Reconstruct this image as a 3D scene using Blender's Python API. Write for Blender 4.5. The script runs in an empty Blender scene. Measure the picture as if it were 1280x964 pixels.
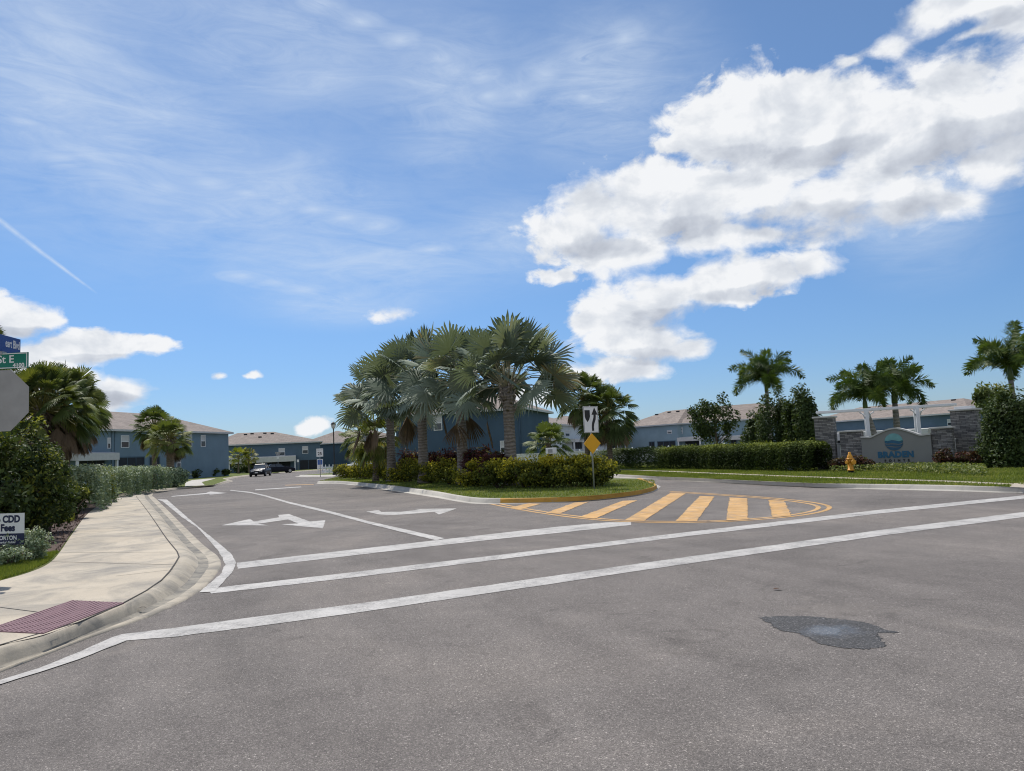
import bpy, bmesh, math, random
import numpy as np
from mathutils import Vector, Matrix, Euler

random.seed(7)
rng = np.random.default_rng(7)
scene = bpy.context.scene
COL = scene.collection
PI = math.pi
rad = math.radians

# ------------------------------------------------------------------ survey
# the photograph's lens (focal length in photo pixels, tilt, roll) is used to turn
# sighted points into real positions on the ground / on upright planes
F, CX, CY, H0, S, EYE = 930.0, 640.0, 482.0, 565.0, 0.047, 1.5
Zc = Vector((-S, 1.0, -(H0 - CY) / F)).normalized()
fw = Vector((0, 0, -1))
Yc = (fw - fw.dot(Zc) * Zc).normalized()
Xc = Yc.cross(Zc)
R = Matrix((Xc, Yc, Zc))            # camera -> world

def hz(px):
    return H0 - S * (px - CX)

def ray(px, py):
    return R @ Vector(((px - CX) / F, -(py - CY) / F, -1.0))

def G(px, py, z=0.0):
    d = ray(px, py); t = (z - EYE) / d.z
    return Vector((d.x * t, d.y * t, z))

def P(px, depth, z=0.0):
    d = ray(px, hz(px)); t = depth / d.y
    return Vector((d.x * t, depth, z))

def ZA(px, py, depth):
    d = ray(px, py); t = depth / d.y
    return EYE + d.z * t

# ------------------------------------------------------------------ things
def tag(o, label=None, cat=None, group=None, kind=None):
    if label: o['label'] = label
    if cat: o['category'] = cat
    if group: o['group'] = group
    if kind: o['kind'] = kind
    return o

def thing(name, loc, label, cat, rz=0.0, group=None):
    o = bpy.data.objects.new(name, None)
    o.empty_display_size = 0.2
    COL.objects.link(o)
    o.location = loc
    o.rotation_euler = (0, 0, rz)
    return tag(o, label, cat, group)

def link_mesh(name, me, mat, parent=None):
    o = bpy.data.objects.new(name, me)
    COL.objects.link(o)
    if mat is not None:
        for m in (mat if isinstance(mat, (list, tuple)) else [mat]):
            me.materials.append(m)
    if parent is not None: o.parent = parent
    return o

def copy_tree(root, label=None, group=None):
    c = root.copy(); COL.objects.link(c)
    for ch in list(root.children):
        d = ch.copy(); COL.objects.link(d); d.parent = c
        for g in list(ch.children):
            e = g.copy(); COL.objects.link(e); e.parent = d
    if label: c['label'] = label
    if group: c['group'] = group
    return c

class MB:
    """collects simple shapes into one mesh"""
    def __init__(s):
        s.v = []; s.f = []; s.smooth = []
    def add(s, vs, fs, smooth=False):
        b = len(s.v)
        s.v += [tuple(v) for v in vs]
        for f in fs:
            s.f.append(tuple(i + b for i in f)); s.smooth.append(smooth)
        return s
    def box(s, a, b, M=None):
        x0, y0, z0 = a; x1, y1, z1 = b
        vs = [(x0,y0,z0),(x1,y0,z0),(x1,y1,z0),(x0,y1,z0),(x0,y0,z1),(x1,y0,z1),(x1,y1,z1),(x0,y1,z1)]
        if M is not None: vs = [M @ Vector(v) for v in vs]
        return s.add(vs, [(0,3,2,1),(4,5,6,7),(0,1,5,4),(1,2,6,5),(2,3,7,6),(3,0,4,7)])
    def tube(s, pts, rads, n=8, cap=True):
        pts = [Vector(p) for p in pts]
        if not isinstance(rads, (list, tuple)): rads = [rads] * len(pts)
        vs = []; fs = []
        for i, p in enumerate(pts):
            t = (pts[min(i+1, len(pts)-1)] - pts[max(i-1, 0)])
            t = t.normalized() if t.length > 1e-9 else Vector((0,0,1))
            a = Vector((1,0,0)) if abs(t.x) < 0.8 else Vector((0,1,0))
            u = t.cross(a).normalized(); w = t.cross(u)
            for k in range(n):
                q = 2*PI*k/n
                vs.append(p + (u*math.cos(q) + w*math.sin(q)) * rads[i])
        for i in range(len(pts)-1):
            for k in range(n):
                k2 = (k+1) % n
                fs.append((i*n+k, i*n+k2, (i+1)*n+k2, (i+1)*n+k))
        s.add(vs, fs, True)
        if cap:
            b = len(s.v) - len(vs)
            s.f.append(tuple(b + k for k in range(n))[::-1]); s.smooth.append(False)
            s.f.append(tuple(b + (len(pts)-1)*n + k for k in range(n))); s.smooth.append(False)
        return s
    def lathe(s, prof, n=16, c=(0,0,0)):
        return s.tube([(c[0], c[1], c[2]+z) for r, z in prof], [max(r, 1e-4) for r, z in prof], n)
    def prism(s, poly, z0, z1, M=None):
        n = len(poly)
        vs = [(p[0], p[1], z0) for p in poly] + [(p[0], p[1], z1) for p in poly]
        if M is not None: vs = [M @ Vector(v) for v in vs]
        fs = [tuple(range(n))[::-1], tuple(range(n, 2*n))]
        fs += [(i, (i+1) % n, n + (i+1) % n, n + i) for i in range(n)]
        return s.add(vs, fs)
    def build(s, name, mat, parent=None, bevel=0.0):
        me = bpy.data.meshes.new(name)
        me.from_pydata(s.v, [], s.f)
        me.polygons.foreach_set('use_smooth', s.smooth)
        bm = bmesh.new(); bm.from_mesh(me)
        bmesh.ops.recalc_face_normals(bm, faces=bm.faces)
        if bevel > 0:
            es = [e for e in bm.edges if len(e.link_faces) == 2 and e.calc_face_angle(0) > 0.6]
            bmesh.ops.bevel(bm, geom=es, offset=bevel, segments=2, affect='EDGES', profile=0.5)
        bm.to_mesh(me); bm.free()
        return link_mesh(name, me, mat, parent)

def tri_mesh(name, V, T, tone, mat, parent=None, smooth=False):
    V = np.asarray(V, dtype=np.float32); T = np.asarray(T, dtype=np.int32)
    me = bpy.data.meshes.new(name)
    me.vertices.add(len(V)); me.vertices.foreach_set('co', V.ravel())
    me.loops.add(T.size); me.loops.foreach_set('vertex_index', T.ravel())
    me.polygons.add(len(T))
    me.polygons.foreach_set('loop_start', np.arange(0, T.size, 3, dtype=np.int32))
    a = me.attributes.new('tone', 'FLOAT', 'FACE')
    a.data.foreach_set('value', np.asarray(tone, dtype=np.float32))
    if smooth:
        me.polygons.foreach_set('use_smooth', np.ones(len(T), dtype=bool))
    me.update(calc_edges=True); me.validate()
    return link_mesh(name, me, mat, parent)

# ------------------------------------------------------------------ materials
def new_mat(name):
    m = bpy.data.materials.new(name); m.use_nodes = True
    nt = m.node_tree
    return m, nt, nt.nodes['Principled BSDF']

def nd(nt, typ, **kw):
    n = nt.nodes.new(typ)
    for k, v in kw.items():
        if k in n.inputs: n.inputs[k].default_value = v
        else: setattr(n, k, v)
    return n

def ramp(nt, fac, stops, interp='LINEAR'):
    r = nt.nodes.new('ShaderNodeValToRGB')
    r.color_ramp.interpolation = interp
    el = r.color_ramp.elements
    while len(el) > 1: el.remove(el[-1])
    for i, (p, c) in enumerate(stops):
        e = el[0] if i == 0 else el.new(p)
        e.position = p
        e.color = (c[0], c[1], c[2], 1) if not isinstance(c, (int, float)) else (c, c, c, 1)
    nt.links.new(fac, r.inputs[0])
    return r.outputs[0]

def noise(nt, scale, detail=4, rough=0.55, vec=None, dist=0.0):
    n = nd(nt, 'ShaderNodeTexNoise')
    n.inputs['Scale'].default_value = scale
    n.inputs['Detail'].default_value = detail
    n.inputs['Roughness'].default_value = rough
    n.inputs['Distortion'].default_value = dist
    if vec is None:
        g = nt.nodes.get('GEO') or nd(nt, 'ShaderNodeNewGeometry', name='GEO')
        vec = g.outputs['Position']
    nt.links.new(vec, n.inputs['Vector'])
    return n.outputs['Fac']

def mixc(nt, fac, a, b, mode='MIX'):
    m = nd(nt, 'ShaderNodeMix', data_type='RGBA', blend_type=mode)
    for sock, v in ((m.inputs['Factor'], fac), (m.inputs[6], a), (m.inputs[7], b)):
        if isinstance(v, (int, float)): sock.default_value = v
        elif isinstance(v, tuple): sock.default_value = (v[0], v[1], v[2], 1)
        else: nt.links.new(v, sock)
    return m.outputs[2]

def mth(nt, op, a, b=None, c=None, clamp=False):
    m = nd(nt, 'ShaderNodeMath', operation=op, use_clamp=clamp)
    for i, v in enumerate((a, b, c)):
        if v is None: continue
        if isinstance(v, (int, float)): m.inputs[i].default_value = v
        else: nt.links.new(v, m.inputs[i])
    return m.outputs[0]

def bump(nt, bs, h, strength=0.3, dist=0.02):
    b = nd(nt, 'ShaderNodeBump')
    b.inputs['Strength'].default_value = strength
    b.inputs['Distance'].default_value = dist
    nt.links.new(h, b.inputs['Height'])
    nt.links.new(b.outputs[0], bs.inputs['Normal'])

def plain(name, col, rough=0.6, metal=0.0, var=0.12, scale=6.0, spec=0.4):
    """one colour with uneven weathering"""
    m, nt, bs = new_mat(name)
    f = noise(nt, scale, 5, 0.6)
    lo = tuple(max(0, c*(1-var)) for c in col); hi = tuple(min(1, c*(1+var)) for c in col)
    nt.links.new(ramp(nt, f, [(0.3, lo), (0.7, hi)]), bs.inputs['Base Color'])
    bs.inputs['Roughness'].default_value = rough
    bs.inputs['Metallic'].default_value = metal
    bs.inputs['Specular IOR Level'].default_value = spec
    return m

def leaf_mat(name, stops, trans=0.3, rough=0.6, spec=0.2):
    m, nt, bs = new_mat(name)
    at = nd(nt, 'ShaderNodeAttribute', attribute_name='tone')
    c = ramp(nt, at.outputs['Fac'], stops)
    nt.links.new(c, bs.inputs['Base Color'])
    bs.inputs['Roughness'].default_value = rough
    bs.inputs['Specular IOR Level'].default_value = spec
    tr = nd(nt, 'ShaderNodeBsdfTranslucent')
    c2 = mixc(nt, 1.0, c, (1.25, 1.2, 0.5), 'MULTIPLY')
    nt.links.new(c2, tr.inputs['Color'])
    mx = nd(nt, 'ShaderNodeMixShader'); mx.inputs[0].default_value = trans
    nt.links.new(bs.outputs[0], mx.inputs[1]); nt.links.new(tr.outputs[0], mx.inputs[2])
    nt.links.new(mx.outputs[0], nt.nodes['Material Output'].inputs['Surface'])
    return m

def m_asphalt():
    m, nt, bs = new_mat('asphalt')
    g = nd(nt, 'ShaderNodeNewGeometry', name='GEO')
    def vor(sc):
        v = nd(nt, 'ShaderNodeTexVoronoi'); v.inputs['Scale'].default_value = sc
        nt.links.new(g.outputs['Position'], v.inputs['Vector'])
        p = nd(nt, 'ShaderNodeSeparateColor'); nt.links.new(v.outputs['Color'], p.inputs[0])
        return v, p
    v1, sp1 = vor(200); v2, sp2 = vor(90)
    stone = ramp(nt, sp1.outputs[0], [(0.0, (0.088,0.083,0.080)), (0.45, (0.140,0.132,0.127)), (0.86, (0.178,0.168,0.160)), (0.955, (0.24,0.226,0.212)), (1.0, (0.37,0.35,0.33))])
    stone2 = ramp(nt, sp2.outputs[0], [(0.0, 0.84), (0.5, 1.0), (0.93, 1.04), (0.985, 1.4), (1.0, 1.9)])
    c = mixc(nt, 1.0, stone, stone2, 'MULTIPLY')
    big = ramp(nt, noise(nt, 0.22, 7, 0.62, dist=0.9), [(0.32, (0.82,0.82,0.825)), (0.5, (1.03,1.03,1.03)), (0.68, (1.25,1.23,1.20))])
    c = mixc(nt, 1.0, c, big, 'MULTIPLY')
    mid = ramp(nt, noise(nt, 1.7, 6, 0.65, dist=0.4), [(0.3, 0.90), (0.7, 1.09)])
    c = mixc(nt, 1.0, c, mid, 'MULTIPLY')
    # turning arcs scrubbed by tyres: bands of constant distance from the inside of the turns
    def arcs(cx, cy, sc, lo, hi):
        mp = nd(nt, 'ShaderNodeVectorMath', operation='SUBTRACT'); mp.inputs[1].default_value = (cx, cy, 0)
        nt.links.new(g.outputs['Position'], mp.inputs[0])
        ln = nd(nt, 'ShaderNodeVectorMath', operation='LENGTH'); nt.links.new(mp.outputs[0], ln.inputs[0])
        wob = mth(nt, 'ADD', ln.outputs['Value'], mth(nt, 'MULTIPLY', noise(nt, 0.35, 4, 0.6), 1.1))
        cbn = nd(nt, 'ShaderNodeCombineXYZ'); nt.links.new(wob, cbn.inputs[0])
        return ramp(nt, noise(nt, sc, 5, 0.65, vec=cbn.outputs[0]), [(0.32, lo), (0.5, 1.0), (0.68, hi)])
    c = mixc(nt, 1.0, c, arcs(-14, 2, 1.5, 0.88, 1.09), 'MULTIPLY')
    c = mixc(nt, 1.0, c, arcs(14, 14, 0.9, 0.87, 1.08), 'MULTIPLY')
    # drips, scuffs and short dark cracks
    dr = ramp(nt, noise(nt, 1.3, 3, 0.5, dist=1.5), [(0.0, 0.74), (0.26, 0.78), (0.36, 1.0)])
    c = mixc(nt, 1.0, c, dr, 'MULTIPLY')
    ck = noise(nt, 0.42, 5, 0.55, dist=1.2)
    ck = mth(nt, 'ABSOLUTE', mth(nt, 'SUBTRACT', ck, 0.5))
    gate = ramp(nt, noise(nt, 0.8, 3, 0.5), [(0.55, 0.0), (0.66, 1.0)])
    crk = mth(nt, 'MULTIPLY', ramp(nt, ck, [(0.0, 1.0), (0.0035, 0.0)]), gate)
    c = mixc(nt, mth(nt, 'MULTIPLY', crk, 0.55), c, (0.05,0.047,0.045))
    du = ramp(nt, noise(nt, 0.5, 8, 0.72, dist=0.5), [(0.58, 0.0), (0.78, 0.5)])
    c = mixc(nt, du, c, (0.265,0.245,0.22))
    c = mixc(nt, 1.0, c, (1.12,1.065,1.015), 'MULTIPLY')
    nt.links.new(c, bs.inputs['Base Color'])
    bs.inputs['Roughness'].default_value = 0.9
    bs.inputs['Specular IOR Level'].default_value = 0.22
    h = mth(nt, 'ADD', v1.outputs['Distance'], mth(nt, 'MULTIPLY', noise(nt, 220, 3, 0.6), 0.6))
    bump(nt, bs, h, 0.3, 0.004)
    return m

def m_paint(name, col, wear=0.42, dirt=(0.16,0.155,0.15), alt=None, streak=0.0):
    m, nt, bs = new_mat(name)
    n1 = noise(nt, 38, 8, 0.75)
    n2 = noise(nt, 1.6, 6, 0.7, dist=0.8)
    n3 = noise(nt, 9, 6, 0.7, dist=1.0)
    w = mth(nt, 'ADD', mth(nt, 'ADD', mth(nt, 'MULTIPLY', n1, 0.5), mth(nt, 'MULTIPLY', n2, 0.4)), mth(nt, 'MULTIPLY', n3, 0.2))
    worn = ramp(nt, w, [(wear-0.07, 0.9), (wear+0.05, 0.0)])
    tint = ramp(nt, noise(nt, 3.0, 7, 0.7, dist=0.6), [(0.28, tuple(c*0.72 for c in col)), (0.5, tuple(c*0.93 for c in col)), (0.7, alt or col)])
    grime = ramp(nt, noise(nt, 0.7, 5, 0.65), [(0.35, 0.82), (0.6, 1.0)])
    tint = mixc(nt, 1.0, tint, grime, 'MULTIPLY')
    nt.links.new(mixc(nt, worn, tint, dirt), bs.inputs['Base Color'])
    bs.inputs['Roughness'].default_value = 0.75
    bump(nt, bs, n1, 0.3, 0.004)
    return m

def m_concrete(name, a, b, stain=(0.2,0.185,0.16), sa=0.5, lo=0.5, hi=0.75, sc=1.3):
    m, nt, bs = new_mat(name)
    c = ramp(nt, noise(nt, 0.5, 6, 0.65, dist=0.3), [(0.32, a), (0.66, b)])
    st = ramp(nt, noise(nt, sc, 8, 0.7, dist=0.8), [(lo, 0.0), (hi, sa)])
    c = mixc(nt, st, c, stain)
    gr = ramp(nt, noise(nt, 95, 3, 0.7), [(0.25, 0.84), (0.75, 1.12)])
    c = mixc(nt, 1.0, c, gr, 'MULTIPLY')
    nt.links.new(c, bs.inputs['Base Color'])
    bs.inputs['Roughness'].default_value = 0.85
    bump(nt, bs, noise(nt, 60, 5, 0.7), 0.25, 0.006)
    return m

def m_grass_ground(name, a, b, dry):
    m, nt, bs = new_mat(name)
    c = ramp(nt, noise(nt, 9, 8, 0.75), [(0.3, a), (0.65, b)])
    d = ramp(nt, noise(nt, 0.7, 6, 0.7, dist=0.6), [(0.48, 0.0), (0.72, 0.7)])
    c = mixc(nt, d, c, dry)
    nt.links.new(c, bs.inputs['Base Color'])
    bs.inputs['Roughness'].default_value = 0.9
    bs.inputs['Specular IOR Level'].default_value = 0.1
    bump(nt, bs, noise(nt, 45, 5, 0.8), 0.9, 0.05)
    return m

def m_shingle():
    m, nt, bs = new_mat('roof_shingle')
    tc = nd(nt, 'ShaderNodeTexCoord')
    br = nd(nt, 'ShaderNodeTexBrick')
    br.inputs['Scale'].default_value = 1.0
    br.inputs['Brick Width'].default_value = 0.5; br.inputs['Row Height'].default_value = 0.16
    br.inputs['Mortar Size'].default_value = 0.012
    br.inputs['Color1'].default_value = (0.22,0.18,0.155,1); br.inputs['Color2'].default_value = (0.30,0.25,0.215,1)
    br.inputs['Mortar'].default_value = (0.11,0.09,0.08,1)
    mp = nd(nt, 'ShaderNodeMapping'); mp.inputs['Scale'].default_value = (1,1,1)
    # rows follow height: use (x+y, z*2.4)
    sx = nd(nt, 'ShaderNodeSeparateXYZ'); nt.links.new(tc.outputs['Object'], sx.inputs[0])
    cb = nd(nt, 'ShaderNodeCombineXYZ')
    nt.links.new(mth(nt, 'ADD', sx.outputs[0], sx.outputs[1]), cb.inputs[0])
    nt.links.new(mth(nt, 'MULTIPLY', sx.outputs[2], 2.4), cb.inputs[1])
    nt.links.new(cb.outputs[0], br.inputs['Vector'])
    big = ramp(nt, noise(nt, 0.8, 5, 0.6), [(0.3, 0.85), (0.7, 1.12)])
    nt.links.new(mixc(nt, 1.0, br.outputs['Color'], big, 'MULTIPLY'), bs.inputs['Base Color'])
    bs.inputs['Roughness'].default_value = 0.9
    return m

def m_stone():
    """stacked ledge stone"""
    m, nt, bs = new_mat('ledge_stone')
    tc = nd(nt, 'ShaderNodeTexCoord')
    sx = nd(nt, 'ShaderNodeSeparateXYZ'); nt.links.new(tc.outputs['Object'], sx.inputs[0])
    cb = nd(nt, 'ShaderNodeCombineXYZ')
    nt.links.new(mth(nt, 'ADD', sx.outputs[0], sx.outputs[1]), cb.inputs[0])
    nt.links.new(sx.outputs[2], cb.inputs[1])
    br = nd(nt, 'ShaderNodeTexBrick'); br.offset = 0.37; br.squash = 0.6; br.squash_frequency = 3
    br.inputs['Scale'].default_value = 1.0
    br.inputs['Brick Width'].default_value = 0.31; br.inputs['Row Height'].default_value = 0.062
    br.inputs['Mortar Size'].default_value = 0.006; br.inputs['Bias'].default_value = -0.1
    br.inputs['Color1'].default_value = (0.14,0.135,0.135,1); br.inputs['Color2'].default_value = (0.36,0.34,0.325,1)
    br.inputs['Mortar'].default_value = (0.045,0.043,0.043,1)
    nt.links.new(cb.outputs[0], br.inputs['Vector'])
    n1 = ramp(nt, noise(nt, 9, 6, 0.7), [(0.3, 0.7), (0.7, 1.25)])
    nt.links.new(mixc(nt, 1.0, br.outputs['Color'], n1, 'MULTIPLY'), bs.inputs['Base Color'])
    bs.inputs['Roughness'].default_value = 0.85
    h = mth(nt, 'ADD', mth(nt, 'MULTIPLY', br.outputs['Fac'], -0.8), noise(nt, 22, 5, 0.7))
    bump(nt, bs, h, 0.8, 0.03)
    return m

def m_stucco(name, col):
    m, nt, bs = new_mat(name)
    c = ramp(nt, noise(nt, 0.5, 5, 0.6), [(0.3, tuple(x*0.9 for x in col)), (0.7, tuple(x*1.08 for x in col))])
    nt.links.new(c, bs.inputs['Base Color'])
    bs.inputs['Roughness'].default_value = 0.85
    bs.inputs['Specular IOR Level'].default_value = 0.2
    bump(nt, bs, noise(nt, 40, 4, 0.7), 0.2, 0.01)
    return m

def m_glass(name, col=(0.03,0.04,0.05), rough=0.08):
    m, nt, bs = new_mat(name)
    f = noise(nt, 1.5, 2)
    nt.links.new(ramp(nt, f, [(0.3, tuple(c*0.7 for c in col)), (0.7, tuple(c*1.4 for c in col))]), bs.inputs['Base Color'])
    bs.inputs['Roughness'].default_value = rough
    bs.inputs['Specular IOR Level'].default_value = 0.6
    return m

def m_bark(name, a, b, ring=0.0):
    m, nt, bs = new_mat(name)
    tc = nd(nt, 'ShaderNodeTexCoord')
    f = noise(nt, 7, 7, 0.75)
    c = ramp(nt, f, [(0.3, a), (0.7, b)])
    if ring:
        w = nd(nt, 'ShaderNodeTexWave', wave_type='BANDS', bands_direction='Z')
        w.inputs['Scale'].default_value = ring; w.inputs['Distortion'].default_value = 6.0
        w.inputs['Detail'].default_value = 3
        nt.links.new(tc.outputs['Object'], w.inputs['Vector'])
        c = mixc(nt, 0.3, c, ramp(nt, w.outputs['Fac'], [(0.15, tuple(x*0.6 for x in a)), (0.8, b)]))
        bump(nt, bs, mth(nt, 'ADD', w.outputs['Fac'], f), 0.7, 0.05)
    else:
        bump(nt, bs, f, 0.8, 0.05)
    nt.links.new(c, bs.inputs['Base Color'])
    bs.inputs['Roughness'].default_value = 0.9
    return m

M = {}
M['asphalt'] = m_asphalt()
M['white_line'] = m_paint('road_paint_white', (0.54,0.515,0.48), 0.525, (0.19,0.18,0.17))
M['yellow_line'] = m_paint('road_paint_yellow', (0.64,0.36,0.11), 0.505, (0.22,0.18,0.14), (0.68,0.45,0.24))
M['kerb'] = m_concrete('kerb_concrete', (0.36,0.31,0.235), (0.49,0.43,0.335), (0.17,0.16,0.14), 0.8, 0.46, 0.66, 1.6)
M['kerb_pale'] = m_concrete('kerb_concrete_pale', (0.42,0.39,0.34), (0.53,0.50,0.44), (0.18,0.17,0.16), 0.5, 0.52, 0.75, 2.2)
M['kerb_yellow'] = m_paint('kerb_yellow', (0.56,0.31,0.05), 0.46, (0.34,0.29,0.22))
M['walk'] = m_concrete('sidewalk_concrete', (0.43,0.365,0.275), (0.53,0.46,0.355), (0.21,0.195,0.17), 0.85, 0.43, 0.66, 0.8)
M['joint'] = plain('pavement_joint', (0.06,0.055,0.05), 0.95)
M['grass_g'] = m_grass_ground('lawn', (0.085,0.115,0.026), (0.15,0.18,0.05), (0.22,0.21,0.09))
M['land'] = m_grass_ground('far_land', (0.05,0.075,0.02), (0.085,0.115,0.035), (0.12,0.12,0.06))
M['mulch'] = plain('mulch', (0.085,0.055,0.042), 0.95, 0, 0.6, 40)
M['tactile'] = plain('tactile_paver', (0.185,0.10,0.115), 0.75, 0, 0.15, 18)
M['shingle'] = m_shingle()
M['stone'] = m_stone()
M['trim'] = plain('white_trim', (0.70,0.71,0.72), 0.55, 0, 0.05, 3)
M['fascia'] = plain('pale_fascia', (0.52,0.52,0.51), 0.6, 0, 0.08, 3)
M['screen'] = plain('dark_insect_screen', (0.018,0.022,0.028), 0.7, 0, 0.3, 1.2)
M['glass'] = m_glass('window_glass')
M['metal_grey'] = plain('galvanised_steel', (0.33,0.34,0.35), 0.5, 0.4, 0.12, 9)
M['sign_back'] = plain('bare_aluminium', (0.29,0.285,0.28), 0.6, 0.0, 0.1, 4)
M['black_metal'] = plain('black_paint', (0.012,0.012,0.014), 0.4, 0, 0.2, 8)
M['lampglass'] = plain('frosted_lamp_glass', (0.62,0.62,0.58), 0.3, 0, 0.05, 4)
M['sign_white'] = plain('sign_white', (0.74,0.74,0.74), 0.5, 0, 0.04, 5)
M['sign_black'] = plain('sign_black', (0.012,0.012,0.013), 0.5)
M['sign_yellow'] = plain('sign_yellow', (0.72,0.36,0.008), 0.5, 0, 0.05, 5)
M['sign_green'] = plain('sign_green', (0.0,0.155,0.105), 0.45, 0, 0.06, 5)
M['sign_blue'] = plain('sign_blue', (0.008,0.055,0.24), 0.45, 0, 0.06, 5)
M['sign_red'] = plain('sign_red', (0.45,0.015,0.02), 0.5, 0, 0.05, 5)
M['navy'] = plain('navy_print', (0.012,0.016,0.06), 0.5)
M['hydrant'] = plain('hydrant_yellow', (0.66,0.30,0.03), 0.45, 0, 0.12, 12)
M['wall_blue'] = m_stucco('stucco_blue', (0.165,0.235,0.29))
M['wall_dark'] = m_stucco('stucco_dark_blue', (0.06,0.10,0.145))
M['wall_mid'] = m_stucco('stucco_slate_blue', (0.095,0.145,0.19))
M['wall_sky'] = m_stucco('stucco_light_blue', (0.245,0.335,0.39))
M['wall_grey'] = m_stucco('stucco_light_grey', (0.54,0.585,0.61))
M['monument'] = m_stucco('monument_stucco', (0.25,0.25,0.24))
M['cap'] = plain('cast_stone_cap', (0.5,0.49,0.47), 0.7, 0, 0.1, 8)
M['teal'] = plain('sign_letter_blue', (0.025,0.12,0.22), 0.45)
M['logo_sky'] = plain('logo_teal', (0.16,0.36,0.37), 0.5)
M['logo_sea'] = plain('logo_navy', (0.03,0.095,0.17), 0.5)
M['vinyl'] = plain('white_vinyl', (0.72,0.74,0.76), 0.5, 0, 0.04, 2)
M['bark_bis'] = m_bark('bismarck_trunk', (0.15,0.125,0.105), (0.31,0.27,0.23), 2.2)
M['bark_sabal'] = m_bark('sabal_trunk', (0.13,0.10,0.075), (0.30,0.24,0.18), 2.6)
M['bark_fox'] = m_bark('foxtail_trunk', (0.16,0.15,0.135), (0.30,0.28,0.25), 1.6)
M['bark'] = m_bark('shrub_bark', (0.08,0.06,0.045), (0.17,0.13,0.10))
M['crownshaft'] = plain('crownshaft', (0.09,0.13,0.05), 0.5, 0, 0.2, 5)
M['bis'] = leaf_mat('bismarck_leaf', [(0,(0.095,0.13,0.095)),(0.5,(0.175,0.22,0.17)),(0.88,(0.27,0.32,0.255)),(0.94,(0.33,0.34,0.27)),(1,(0.30,0.24,0.12))], 0.18, 0.6, 0.2)
M['sabal'] = leaf_mat('sabal_leaf', [(0,(0.05,0.08,0.025)),(0.55,(0.115,0.155,0.045)),(0.9,(0.22,0.24,0.065)),(1,(0.26,0.23,0.08))], 0.3, 0.55, 0.25)
M['dead'] = leaf_mat('dead_frond', [(0,(0.09,0.065,0.045)),(1,(0.30,0.225,0.15))], 0.15, 0.8, 0.1)
M['fox'] = leaf_mat('foxtail_leaf', [(0,(0.045,0.08,0.018)),(0.6,(0.095,0.15,0.035)),(1,(0.19,0.23,0.06))], 0.25, 0.55, 0.25)
M['yelpalm'] = leaf_mat('young_palm_leaf', [(0,(0.12,0.16,0.02)),(0.6,(0.24,0.27,0.04)),(1,(0.38,0.36,0.06))], 0.3, 0.5)
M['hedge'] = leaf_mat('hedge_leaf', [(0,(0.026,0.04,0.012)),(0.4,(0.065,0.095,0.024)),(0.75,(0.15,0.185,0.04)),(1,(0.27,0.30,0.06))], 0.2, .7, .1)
M['clump'] = leaf_mat('grassy_shrub_leaf', [(0,(0.03,0.055,0.012)),(0.6,(0.075,0.115,0.03)),(1,(0.15,0.185,0.05))], 0.25)
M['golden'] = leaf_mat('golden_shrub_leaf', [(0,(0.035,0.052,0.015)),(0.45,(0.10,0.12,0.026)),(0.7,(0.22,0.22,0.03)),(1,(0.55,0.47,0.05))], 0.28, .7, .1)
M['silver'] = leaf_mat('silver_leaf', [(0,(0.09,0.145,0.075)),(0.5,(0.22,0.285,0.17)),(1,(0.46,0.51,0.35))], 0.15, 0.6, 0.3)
M['darkshrub'] = leaf_mat('dark_shrub_leaf', [(0,(0.025,0.042,0.015)),(0.6,(0.065,0.098,0.03)),(0.92,(0.085,0.115,0.03)),(1,(0.2,0.2,0.06))], 0.22, 0.6, 0.2)
M['tips'] = leaf_mat('new_growth_leaf', [(0,(0.014,0.026,0.009)),(0.5,(0.035,0.06,0.018)),(0.72,(0.09,0.12,0.025)),(1,(0.33,0.34,0.06))], 0.25)
M['olive'] = leaf_mat('olive_shrub_leaf', [(0,(0.035,0.05,0.014)),(0.6,(0.105,0.125,0.03)),(1,(0.25,0.25,0.06))], 0.3)
M['limeshrub'] = leaf_mat('lime_shrub_leaf', [(0,(0.10,0.12,0.02)),(1,(0.3,0.31,0.06))], 0.3)
M['ti'] = leaf_mat('cordyline_leaf', [(0,(0.04,0.016,0.016)),(0.5,(0.09,0.032,0.034)),(0.72,(0.17,0.06,0.05)),(0.85,(0.10,0.11,0.035)),(1,(0.30,0.26,0.08))], 0.3)
M['redleaf'] = leaf_mat('red_leaf', [(0,(0.02,0.018,0.010)),(0.45,(0.05,0.035,0.02)),(0.7,(0.10,0.035,0.03)),(0.9,(0.09,0.10,0.03)),(1,(0.2,0.16,0.06))], 0.25)
M['cover'] = leaf_mat('ground_cover_leaf', [(0,(0.06,0.10,0.02)),(0.6,(0.14,0.18,0.05)),(1,(0.36,0.37,0.17))], 0.3)
M['blade'] = leaf_mat('grass_blade', [(0,(0.085,0.125,0.02)),(0.6,(0.18,0.23,0.045)),(0.9,(0.30,0.32,0.10)),(1,(0.38,0.34,0.16))], 0.35, 0.6, 0.2)
M['chip'] = leaf_mat('mulch_chip', [(0,(0.05,0.03,0.022)),(0.7,(0.14,0.09,0.07)),(1,(0.27,0.19,0.14))], 0.0, 0.9, 0.1)
M['car_black'] = plain('car_paint_black', (0.016,0.018,0.024), 0.3, 0.0, 0.1, 4, 0.04)
M['car_white'] = plain('car_paint_white', (0.68,0.70,0.72), 0.25, 0, 0.03, 4, 0.5)
M['tyre'] = plain('tyre_rubber', (0.018,0.018,0.018), 0.85)
M['rim'] = plain('alloy_rim', (0.42,0.42,0.43), 0.35, 0.7)
M['carglass'] = m_glass('car_glass', (0.05,0.065,0.08), 0.1)
M['headlight'] = m_glass('headlight_glass', (0.5,0.52,0.54), 0.12)
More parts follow.
